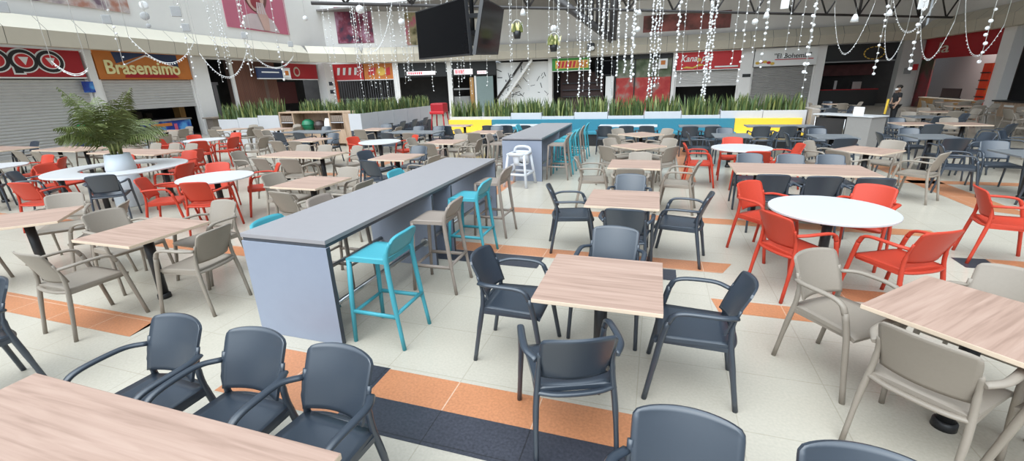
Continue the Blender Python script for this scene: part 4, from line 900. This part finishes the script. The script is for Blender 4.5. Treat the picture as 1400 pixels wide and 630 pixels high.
# bin counter at right
o_ = thing('bin_counter', 'grey waste counter with white top beyond the slate table', 'bin counter', (4.85, 14.15, 0), R(-52))
b_ = bmesh.new(); box(b_, -0.78, 0.78, -0.3, 0.3, 0.97, 1.0, 0.006); obj('top', b_, M['white'], o_)
b_ = bmesh.new(); box(b_, 0.15, 0.74, -0.28, 0.28, 0.0, 0.97, 0.004); box(b_, -0.74, 0.15, 0.2, 0.28, 0.0, 0.97); obj('body', b_, mat('grey_panel', (0.30, 0.285, 0.27), 0.5, noise=0.05), o_)
b_ = bmesh.new(); box(b_, -0.72, 0.15, -0.24, 0.2, 0.0, 0.9); obj('niche', b_, M['recess'], o_); b_ = bmesh.new(); tube(b_, [(-0.7, -0.27, 0), (-0.7, -0.27, 0.97)], 0.015); tube(b_, [(0.12, -0.29, 0.3), (0.12, -0.29, 0.9)], 0.012); obj('rail', b_, M['steel'], o_)
b_ = bmesh.new(); box(b_, 0.1, 0.36, -0.02, 0.0, 1.0, 1.2, 0.004); o_ = obj('tent_card', b_, M['letterw']); o_.location = (4.85, 14.15, 0); o_.rotation_euler = (0.0, 0, R(-52)); tag(o_, 'white card standing on the grey waste counter', 'card')
# red baby seat frame and lectern-like stand at the planter gap
o_ = thing('high_chair', 'red high chair standing at the gap between planters', 'high chair', (-8.9, 17.6, 0))
b_ = bmesh.new(); box(b_, -0.3, 0.3, -0.25, 0.25, 0.95, 1.35, 0.06); obj('seat', b_, M['signred'], o_); b_ = bmesh.new(); box(b_, -0.33, 0.33, -0.3, -0.2, 0.9, 1.02, 0.03); obj('tray', b_, M['signred2'], o_)
for sx in (-1, 1):
    for sy in (-1, 1):
        b_ = bmesh.new(); tube(b_, [(sx*0.33, sy*0.3, 0), (sx*0.25, sy*0.2, 0.96)], 0.03, 8); obj('leg', b_, M['signred'], o_)
# palette of dark chairs below the right planter row
for q in range(4): chair('D', -9.42, 14.1+q*0.9, 180, 'white planter row running back', -10.1, 16)

# ------------------------------------------------------------------ standing person
def person(x, y, rz):
    o = thing('person', 'person in black clothes and mask standing by the right shops', 'person', (x, y, 0), rz)
    def skin_mesh(name, V, E, rad, m, sub=2, par=None):
        me = bpy.data.meshes.new(name); me.from_pydata(V, E, []); ob = bpy.data.objects.new(name, me); COL.objects.link(ob)
        md = ob.modifiers.new('s', 'SKIN'); me.skin_vertices[0].use_root = True if len(me.skin_vertices) else None
    k = 1.52/1.70
    def sk(name, V, E, rad, m, parent):
        me = bpy.data.meshes.new(name); me.from_pydata([(a*k, b*k, c*k) for a, b, c in V], E, []); ob = bpy.data.objects.new(name, me); COL.objects.link(ob)
        sm_ = ob.modifiers.new('skin', 'SKIN')
        lay = me.skin_vertices[0] if len(me.skin_vertices) else None
        if lay is None:
            bpy.context.view_layer.objects.active = ob
        for i, r in enumerate(rad): me.skin_vertices[0].data[i].radius = (r[0]*k, r[1]*k)
        me.skin_vertices[0].data[0].use_root = True
        ob.modifiers.new('sub', 'SUBSURF').levels = 2; ob.modifiers['sub'].render_levels = 2
        dg = bpy.context.evaluated_depsgraph_get(); dg.update(); m2 = bpy.data.meshes.new_from_object(ob.evaluated_get(dg)); bpy.data.objects.remove(ob)
        m2.materials.clear(); m2.materials.append(m)
        for p in m2.polygons: p.use_smooth = True
        return obj(name, m2, None, parent)
    V = [(0, 0, 0.95), (0, 0, 1.12), (0, -0.01, 1.33), (0, 0, 1.44), (0, 0.02, 1.55), (0, 0.03, 1.66),
         (-0.17, 0, 1.38), (-0.24, 0.02, 1.12), (-0.25, 0.14, 0.92), (-0.25, 0.18, 0.86), (0.17, 0, 1.38), (0.25, 0, 1.12), (0.27, 0.06, 0.88), (0.27, 0.08, 0.80),
         (-0.09, 0, 0.88), (-0.10, 0.03, 0.48), (-0.10, -0.02, 0.08), (-0.10, 0.12, 0.03), (0.09, 0, 0.88), (0.11, -0.03, 0.48), (0.12, -0.08, 0.08), (0.12, 0.06, 0.03)]
    E = [(0, 1), (1, 2), (2, 3), (3, 4), (4, 5), (2, 6), (6, 7), (7, 8), (8, 9), (2, 10), (10, 11), (11, 12), (12, 13), (0, 14), (14, 15), (15, 16), (16, 17), (0, 18), (18, 19), (19, 20), (20, 21)]
    rd = [(0.15, 0.10), (0.13, 0.095), (0.15, 0.10), (0.055, 0.055), (0.08, 0.095), (0.075, 0.09), (0.06, 0.06), (0.045, 0.045), (0.032, 0.032), (0.03, 0.018), (0.06, 0.06), (0.045, 0.045), (0.032, 0.032), (0.03, 0.018), (0.085, 0.085), (0.06, 0.06), (0.04, 0.04), (0.04, 0.03), (0.085, 0.085), (0.06, 0.06), (0.04, 0.04), (0.04, 0.03)]
    body = sk('body', V, E, rd, M['skin'], o)
    sk('shirt', [V[0], V[1], V[2], (0, 0, 1.41), V[6], (-0.22, 0.01, 1.2), V[10], (0.23, 0, 1.2)], [(0, 1), (1, 2), (2, 3), (2, 4), (4, 5), (2, 6), (6, 7)], [(0.17, 0.12), (0.15, 0.115), (0.165, 0.115), (0.07, 0.07), (0.075, 0.075), (0.065, 0.065), (0.075, 0.075), (0.065, 0.065)], M['cloth'], o)
    sk('trousers', [(0, 0, 0.96), V[14], V[15], (-0.10, -0.01, 0.13), V[18], V[19], (0.12, -0.07, 0.13)], [(0, 1), (1, 2), (2, 3), (0, 4), (4, 5), (5, 6)], [(0.165, 0.115), (0.1, 0.1), (0.075, 0.075), (0.06, 0.06), (0.1, 0.1), (0.075, 0.075), (0.06, 0.06)], M['cloth'], o)
    b = bmesh.new(); bmesh.ops.create_uvsphere(b, u_segments=16, v_segments=10, radius=0.1)
    for v in b.verts: v.co = Vector((v.co.x*1.0*k, (v.co.y*1.12-0.02)*k, (v.co.z*0.85)*k+1.665*k))
    bmesh.ops.delete(b, geom=[v for v in b.verts if v.co.z < 1.62*k and v.co.y > -0.02*k], context='VERTS'); obj('hair', b, M['hair'], o)
    b = bmesh.new(); panel(b, lambda u, v: (u*0.075*k, (0.115-0.05*u*u+0.01)*k, (1.53+0.075*v)*k), 6, 3, 0.012); obj('face_mask', b, M['letterw'], o)
    for sx in (-1, 1):
        b = bmesh.new(); bmesh.ops.create_uvsphere(b, u_segments=8, v_segments=6, radius=0.012)
        for v in b.verts: v.co += Vector((sx*0.035*k, 0.105*k, 1.635*k))
        obj('eye', b, M['letterk'], o)
        b = bmesh.new(); bmesh.ops.create_uvsphere(b, u_segments=8, v_segments=6, radius=0.025)
        for v in b.verts: v.co = Vector((v.co.x*0.5+sx*0.09*k, v.co.y+0.02*k, v.co.z*1.2+1.61*k))
        obj('ear', b, M['skin'], o)
        hx, hy, hz = (0.27, 0.08, 0.80) if sx > 0 else (-0.25, 0.18, 0.86)
        for fi in range(5):
            b = bmesh.new()
            if fi < 4: tube(b, [(hx*k, (hy+0.018-0.014*fi)*k, hz*k), ((hx-sx*0.005)*k, (hy+0.024-0.016*fi)*k, (hz-0.05)*k), ((hx-sx*0.02)*k, (hy+0.026-0.016*fi)*k, (hz-0.085+0.006*abs(fi-1))*k)], [0.008, 0.0075, 0.006], 6)
            else: tube(b, [(hx*k, (hy+0.02)*k, (hz+0.03)*k), ((hx-sx*0.01)*k, (hy+0.05)*k, (hz)*k), ((hx-sx*0.012)*k, (hy+0.055)*k, (hz-0.03)*k)], [0.009, 0.008, 0.006], 6)
            obj('thumb' if fi == 4 else 'finger', b, M['skin'], o)
person(8.75, 21.3, R(100))
o_ = thing('caution_pole', 'yellow pole leaning beside the standing person', 'pole', (8.42, 21.2, 0)); b_ = bmesh.new(); tube(b_, [(0, 0, 0.1), (0.03, 0, 1.05)], 0.04, 10); obj('shaft', b_, M['yellow'], o_); b_ = bmesh.new(); lathe(b_, [(0.15, 0), (0.14, 0.08), (0.07, 0.12)], 14); obj('foot', b_, M['black'], o_)

# ------------------------------------------------------------------ hanging televisions
def tv(c, label):
    BL, BR, TR, TL = [Vector(p) for p in c]; n = (BR-BL).cross(TR-BL).normalized(); TL = TL-n*(TL-BL).dot(n)
    o = thing('television', label, 'television', (0, 0, 0))
    def slab(bm, u0, u1, v0, v1, o0, o1):
        V = [bm.verts.new((BL.lerp(BR, u)).lerp(TL.lerp(TR, u), w)+n*of) for of in (o0, o1) for u, w in ((u0, v0), (u1, v0), (u1, v1), (u0, v1))]
        for f in ((3, 2, 1, 0), (4, 5, 6, 7), (0, 1, 5, 4), (1, 2, 6, 5), (2, 3, 7, 6), (3, 0, 4, 7)): bm.faces.new([V[i] for i in f])
    obj('case', mk(lambda bm: slab(bm, 0, 1, 0, 1, -0.05, 0)), M['bezel'], o)
    obj('screen', mk(lambda bm: slab(bm, 0.012, 0.988, 0.03, 0.98, 0, 0.003)), M['screen'], o)
    obj('wall_mount', mk(lambda bm: slab(bm, 0.4, 0.6, 0.3, 0.7, -0.11, -0.05)), M['black'], o)
tv([(-3.675, 6.70, 2.44), (-2.49, 5.98, 2.42), (-2.58, 6.10, 3.16), (-3.78, 6.69, 3.15)], 'left hanging black television')
tv([(-2.42, 6.00, 2.42), (-2.55, 7.31, 2.49), (-2.47, 7.46, 3.19), (-2.42, 6.20, 3.16)], 'right hanging black television')
o_ = thing('ceiling_bracket', 'black ceiling pole and bracket between the two televisions', 'bracket', (-2.75, 6.75, 0)); b_ = bmesh.new(); tube(b_, [(0, 0, 2.6), (0, 0, 6.5)], 0.035, 10); obj('pole', b_, M['black'], o_)
b_ = bmesh.new(); box(b_, -0.25, 0.12, -0.06, 0.06, 2.75, 2.81); box(b_, -0.25, 0.12, -0.06, 0.06, 2.98, 3.04); obj('cross_arm', b_, M['black'], o_)

for w, s0, s1, z0, z1, o0, m, lab in (('L', 10.35, 10.75, 2.2, 2.62, 0.08, bluef, 'small blue plate on the white post by the red sign'), ('K', 0.35, 0.75, 2.3, 2.55, 0.49, M['counteredge'], 'upper dark plate on the white corner column'), ('K', 0.35, 0.75, 1.75, 2.0, 0.49, M['counteredge'], 'lower dark plate on the white corner column'), ('B', 12.8, 13.3, 2.0, 2.2, 0.12, M['letterk'], 'small black plate on the column right of Kanaopé')):
    b_ = bmesh.new(); wbox(b_, w, s0, s1, z0, z1, o0, o0+0.03); o_ = obj('notice_plate', b_, m); tag(o_, lab, 'sign')
# ------------------------------------------------------------------ trusses
o_ = thing('roof_truss', 'dark steel roof truss crossing high over the hall', 'truss', (0, 0, 0))
A_, B_ = Vector((-11.0, 13.2, 4.72)), Vector((15.2, 32.3, 4.72)); up = Vector((0, 0, 1.5))
b_ = bmesh.new(); tube(b_, [A_, B_], 0.055, 6); obj('bottom_chord', b_, M['truss'], o_); b_ = bmesh.new(); tube(b_, [A_+up, B_+up], 0.055, 6); obj('top_chord', b_, M['truss'], o_)
for q in range(15):
    p = A_.lerp(B_, q/15); p2 = A_.lerp(B_, (q+0.5)/15); p3 = A_.lerp(B_, (q+1)/15); b_ = bmesh.new(); tube(b_, [p+up, p2], 0.04, 5); tube(b_, [p2, p3+up], 0.04, 5); obj('web_bar', b_, M['truss'], o_)
    if q % 2: b_ = bmesh.new(); tube(b_, [p2, p2+up], 0.06, 5); obj('post', b_, M['truss'], o_)
o_ = thing('hanging_steel_frame', 'black triangular steel frame with upright bars hanging from the roof', 'frame', (0, 20, 0))
b_ = bmesh.new(); tube(b_, [(-4.9, 0, 5.75), (-1.95, 0, 3.62)], 0.16, 6); obj('diagonal_beam', b_, M['truss'], o_)
b_ = bmesh.new(); tube(b_, [(-1.95, 0, 3.6), (-1.9, 0, 6.6)], 0.14, 6); obj('upright', b_, M['truss'], o_)
for q in range(7):
    x = -3.2+q*0.19; zb = 5.75+(x+4.9)*(3.62-5.75)/(2.95); b_ = bmesh.new(); tube(b_, [(x, 0, zb), (x, 0, 6.6)], 0.06, 5); obj('bar', b_, M['truss'], o_)

# ------------------------------------------------------------------ hanging bead strands
b_ = bmesh.new(); bmesh.ops.create_icosphere(b_, subdivisions=1, radius=1.0); BEAD = [mesh('bead_round', b_, M['crystal'])]
b_ = bmesh.new(); bmesh.ops.create_icosphere(b_, subdivisions=2, radius=1.0, matrix=Matrix.Diagonal((1, 0.4, 0.9, 1))); BEAD.append(mesh('bead_disc', b_, M['crystal']))
def strand(x, y, z0, kind, label, seed):
    rnd = random.Random(seed); z1 = 7.0 + (1.5 if x < -6 else 0)
    o = thing('bead_strand', label, 'bead strand', (x, y, 0), 0, 'bead strands hanging from the roof')
    b = bmesh.new(); tube(b, [(0, 0, z0), (0, 0, z1)], 0.006, 4); obj('cord', b, M['wire'], o)
    z = z0; zt = min(z1, 2.03+math.hypot(x, y)*0.285)
    while z < zt:
        r = {0: rnd.uniform(0.018, 0.032), 1: rnd.uniform(0.028, 0.052), 2: rnd.uniform(0.025, 0.05)}[kind]
        c = bpy.data.objects.new('bead', BEAD[1 if kind == 1 else 0]); COL.objects.link(c); c.parent = o
        c.location = (rnd.uniform(-0.03, 0.03), rnd.uniform(-0.02, 0.02), z); c.scale = (r, r, r)
        z += {0: rnd.uniform(0.09, 0.24), 1: rnd.uniform(0.13, 0.26), 2: rnd.uniform(0.055, 0.13)}[kind]
TOPR = [(-0.0, 0)]
SP = []   # (x pixel class replaced by world) x, y, lowest point
rs = random.Random(3)
for x, y, z0, kd in ((-0.25, 17, 1.5, 2), (-0.05, 16.6, 1.9, 0), (1.45, 16.5, 1.2, 2), (1.2, 17.2, 2.2, 0), (2.5, 17.0, 1.9, 1), (3.0, 16.4, 2.3, 1), (4.2, 16.2, 1.4, 1), (3.7, 16.8, 2.6, 0), (5.5, 15.0, 2.0, 1), (6.1, 14.6, 2.1, 1), (-2.1, 16.5, 1.9, 0), (-1.4, 16.3, 2.2, 2), (-1.2, 16.8, 2.3, 2), (-1.7, 17.4, 1.6, 0), (-3.1, 16.2, 2.0, 0), (-3.6, 16.9, 1.7, 0), (-2.7, 17.2, 1.7, 0), (-4.6, 16.5, 1.8, 0), (-5.4, 16.9, 1.5, 0), (0.7, 17.6, 1.9, 0), (-6.6, 17.5, 2.0, 0), (-7.2, 16.6, 2.3, 0), (7.0, 13.6, 2.2, 1), (2.0, 15.2, 2.4, 0), (0.4, 14.0, 2.1, 2), (-0.8, 14.4, 2.0, 2), (3.4, 13.2, 2.1, 1)):
    SP.append((x, y, z0, kd))
for q in range(26):
    SP.append((-7.6-5.4*rs.random(), 15.0+4*rs.random(), 1.3+1.5*rs.random(), 0))
for x, y, z0 in ((-0.35, 16.2, 1.4), (-0.15, 17.6, 1.8), (1.35, 16.1, 1.3), (1.6, 17.0, 1.9), (-1.9, 16.0, 1.7), (-2.4, 16.7, 1.5), (-1.0, 17.2, 2.0), (-2.9, 17.5, 1.5)): SP.append((x, y, z0, 2))
for q in range(6): SP.append((-14.5-2.5*rs.random(), 13+4*rs.random(), 2.4+0.8*rs.random(), 0))
for x, y, z0 in ((-10.2, 8.0, 2.4), (-7.4, 7.0, 2.6), (-9.0, 9.4, 2.3), (-9.4, 8.8, 2.4), (-11.5, 7.4, 2.7)): SP.append((x, y, z0, 0))
for q in range(18): SP.append((-12.5+17*rs.random(), 15.2+3.5*rs.random(), 2.2+1.2*rs.random(), 0))
SP.sort(key=lambda s: s[0]/s[1])
nk = len(SP)
wh = ['long white bead strand hanging', 'white bead strand hanging']
for q, (x, y, z0, kd) in enumerate(SP):
    kind = {0: 'thin white bead strand', 1: 'strand of white discs', 2: 'thick white bead strand'}[kd]
    n = q+1; ten, un = divmod(n, 10)
    suf = 'th' if 10 < n < 14 else {1: 'st', 2: 'nd', 3: 'rd'}.get(un, 'th')
    strand(x, y, z0, kd, '%s hanging from the roof, %d%s from the left edge' % (kind, n, suf), 100+q)
def swag(p, q, sag, label, seed):
    rnd = random.Random(seed); p, q = Vector(p), Vector(q); N = 26
    pts = [p.lerp(q, i/N)-Vector((0, 0, sag*(1-(2*i/N-1)**2))) for i in range(N+1)]
    o = thing('light_garland', label, 'garland'); b = bmesh.new(); tube(b, pts, 0.006, 5); obj('cable', b, M['wire'], o)
    for e in (p, q):
        b = bmesh.new(); tube(b, [e, (e.x, e.y, 7.2)], 0.006, 4); obj('cord', b, M['wire'], o)
    for i in range(1, N):
        c = bpy.data.objects.new('bulb', BEAD[0]); COL.objects.link(c); c.parent = o; c.location = pts[i]+Vector((0, 0, -0.03)); c.scale = [rnd.uniform(0.010, 0.02)]*3
swag((4.79, 16.66, 3.9), (5.91, 17.06, 3.97), 1.32, 'drooping light garland left of the black shop sign', 1); swag((5.92, 15.96, 4.01), (7.12, 16.35, 3.97), 0.9, 'thickest drooping light garland at the upper right', 2)
swag((6.65, 15.99, 3.6), (7.53, 16.17, 3.3), 1.1, 'drooping light garland before the la sign', 3); swag((7.5, 15.86, 3.8), (8.5, 15.94, 3.12), 1.04, 'drooping light garland at the right column', 4); swag((6.22, 16.79, 3.2), (6.83, 17.01, 3.2), 0.8, 'narrow light garland over the black shop sign', 5)
swag((-11.55, 7.7, 3.3), (-10.13, 8.12, 3.15), 0.5, 'drooping light garland across the orange sign', 6); swag((-11.0, 8.89, 2.98), (-9.9, 9.3, 3.04), 0.6, 'drooping light garland left of the brick wall', 7); swag((-11.88, 6.31, 2.75), (-11.16, 6.5, 2.6), 0.18, 'short light garland across the dark red sign', 8); swag((-11.43, 10.98, 3.0), (-10.36, 11.33, 3.0), 0.3, 'drooping light garland over the navy hanging sign', 9); swag((-8.25, 12.09, 3.1), (-7.7, 12.79, 4.6), 0.45, 'sweeping light garland left of the televisions', 10)
# paper ornaments and hanging flower pots
ORN = [((-12.95, 6.36, 3.83), 0.105, 1, 'grey square ornament cut by the left edge, upper left'), ((-10.89, 6.93, 3.53), 0.083, 1, 'grey square ornament under the wide food poster'), ((-9.55, 7.41, 3.64), 0.098, 1, 'larger grey square ornament between the two left posters'), ((-9.33, 7.37, 3.32), 0.075, 1, 'smaller grey square ornament left of the pink poster'), ((-9.09, 8.54, 3.26), 0.067, 1, 'small grey square ornament under the pink poster corner'), ((-8.88, 9.68, 3.14), 0.064, 1, 'small grey square ornament right of the pink poster'),
 ((-10.18, 7.25, 3.78), 0.083, 3, 'yellowish disc ornament, topmost right of the food poster'), ((-10.15, 7.19, 3.57), 0.083, 3, 'grey disc ornament, middle right of the food poster'), ((-10.06, 7.15, 3.38), 0.045, 3, 'smallest grey disc ornament right of the food poster'), ((-7.94, 11.42, 4.08), 0.11, 0, 'round white ornament before the dark red poster'), ((-6.83, 11.66, 3.72), 0.09, 0, 'round white ornament just left of the televisions'), ((-8.57, 9.99, 3.74), 0.06, 0, 'little round ornament right of the pink poster'),
 ((-3.69, 12.76, 3.89), 0.09, 2, 'white lantern ornament right of the televisions'), ((-2.86, 12.87, 3.43), 0.09, 0, 'pale violet round ornament above a hanging pot'), ((3.12, 14.99, 3.87), 0.11, 1, 'white square ornament in front of the truss'), ((2.66, 14.75, 3.62), 0.09, 2, 'white bell ornament left of the square one'), ((6.16, 14.79, 3.62), 0.11, 1, 'white cube ornament among the right garlands'), ((4.97, 15.46, 3.47), 0.11, 2, 'white folded ornament before the black shop'), ((2.57, 15.81, 3.56), 0.087, 0, 'round beaded ornament right of the long poster'), ((5.37, 14.47, 3.45), 0.083, 2, 'white bell ornament left of the cube one'), ((-0.77, 16.01, 4.09), 0.082, 2, 'white bell ornament left of the long poster'), ((-0.78, 15.82, 3.56), 0.082, 0, 'round white ornament below the bell, by the long poster')]
M['greyorn'] = mat('grey_ornament', (0.42, 0.42, 0.42), 0.6, noise=0.08)
for (x, y, z), r, sh, lab in ORN:
    o_ = thing('paper_ornament', lab, 'ornament', (x, y, z), math.atan2(-x, y)); b_ = bmesh.new()
    if sh == 0: bmesh.ops.create_icosphere(b_, subdivisions=2, radius=r)
    elif sh == 1: box(b_, -r*0.9, r*0.9, -r*0.25, r*0.25, -r, r, 0.012)
    elif sh == 3: bmesh.ops.create_icosphere(b_, subdivisions=2, radius=r, matrix=Matrix.Diagonal((1, 0.3, 1, 1)))
    else: lathe(b_, [(r*0.9, -r), (r*0.7, 0), (r*0.3, r*0.8)], 14)
    obj('paper', b_, M['greyorn'] if lab[:4] == 'grey' or 'grey' in lab else M['sheer'], o_); b_ = bmesh.new(); tube(b_, [(0, 0, r*0.8), (0, 0, 7.2-z)], 0.004, 4); obj('cord', b_, M['wire'], o_)
for x, z, lab in ((-2.73, 2.87, 'small black hanging pot with yellow flowers beside the television'), (-2.0, 2.60, 'small black hanging pot with pale foliage at the fascia')):
    o_ = thing('hanging_pot', lab, 'hanging pot', (x, 9.0, z)); b_ = bmesh.new(); lathe(b_, [(0.06, 0), (0.085, 0.14)], 14); obj('pot', b_, M['black'], o_)
    b_ = blades(0.2, 0.2, 40, 0.06, 0.2, int(x*100) % 97); f_o = obj('foliage', b_, [M['leaf2'], M['cream']], o_); f_o.location = (0, 0, 0.12)
    b_ = bmesh.new(); ring_pts = [(0.13*math.cos(a*pi/12), 0, 0.12+0.22*math.sin(a*pi/12)) for a in range(13)]; tube(b_, ring_pts, 0.006, 4); tube(b_, [(0, 0, 0.34), (0, 0, 6.5-z)], 0.005, 4); obj('hanger', b_, M['wire'], o_)
o_ = thing('loudspeaker', 'black loudspeaker pair on the upper back wall', 'loudspeaker', (-4.75, 33.8, 4.1)); b_ = bmesh.new(); box(b_, -0.3, 0.2, -0.3, 0.2, 0, 0.5, 0.03); obj('case', b_, M['black'], o_); b_ = bmesh.new(); tube(b_, [(0.1, -0.3, 0.15), (0.1, -0.36, 0.15)], 0.14, 14); obj('cone', b_, M['letterw'], o_)

# ------------------------------------------------------------------ light
la = bpy.data.lights.new('shop_lamp', 'AREA'); la.energy = 120; la.size = 1.2; la.size_y = 3.5; la.shape = 'RECTANGLE'; la.color = (1, 0.96, 0.92); lo = bpy.data.objects.new('shop_lamp', la); COL.objects.link(lo); lo.location = (16.0, 31.5, 3.68)
wd = bpy.data.worlds.new('sky'); S.world = wd; wd.use_nodes = True
wt = wd.node_tree; bg = wt.nodes['Background']
tc_ = wt.nodes.new('ShaderNodeTexCoord'); vm = wt.nodes.new('ShaderNodeVectorMath'); vm.operation = 'DOT_PRODUCT'; vm.inputs[1].default_value = Vector((-0.10, -0.52, 0.85)).normalized()
mr_ = wt.nodes.new('ShaderNodeMapRange'); mr_.interpolation_type = 'SMOOTHSTEP'; mr_.inputs['From Min'].default_value = 0.45; mr_.inputs['From Max'].default_value = 1.0; mr_.inputs['To Min'].default_value = 0.52; mr_.inputs['To Max'].default_value = 5.6
wt.links.new(tc_.outputs['Generated'], vm.inputs[0]); wt.links.new(vm.outputs['Value'], mr_.inputs['Value']); wt.links.new(mr_.outputs['Result'], bg.inputs['Strength'])
bg.inputs['Color'].default_value = (0.80, 0.91, 1.0, 1)
sl = bpy.data.lights.new('sun', 'SUN'); sl.energy = 0.8; sl.angle = R(45); sl.color = (1, 0.90, 0.75); so = bpy.data.objects.new('sun', sl); COL.objects.link(so); so.rotation_euler = Vector((0.2, 0.6, -0.78)).to_track_quat('-Z', 'Y').to_euler()
S.view_settings.view_transform = 'Standard'; S.view_settings.look = 'None'; S.view_settings.gamma = 1.0; S.view_settings.use_curve_mapping = False
S.view_settings.exposure = -0.2
S.cycles.max_bounces = 8
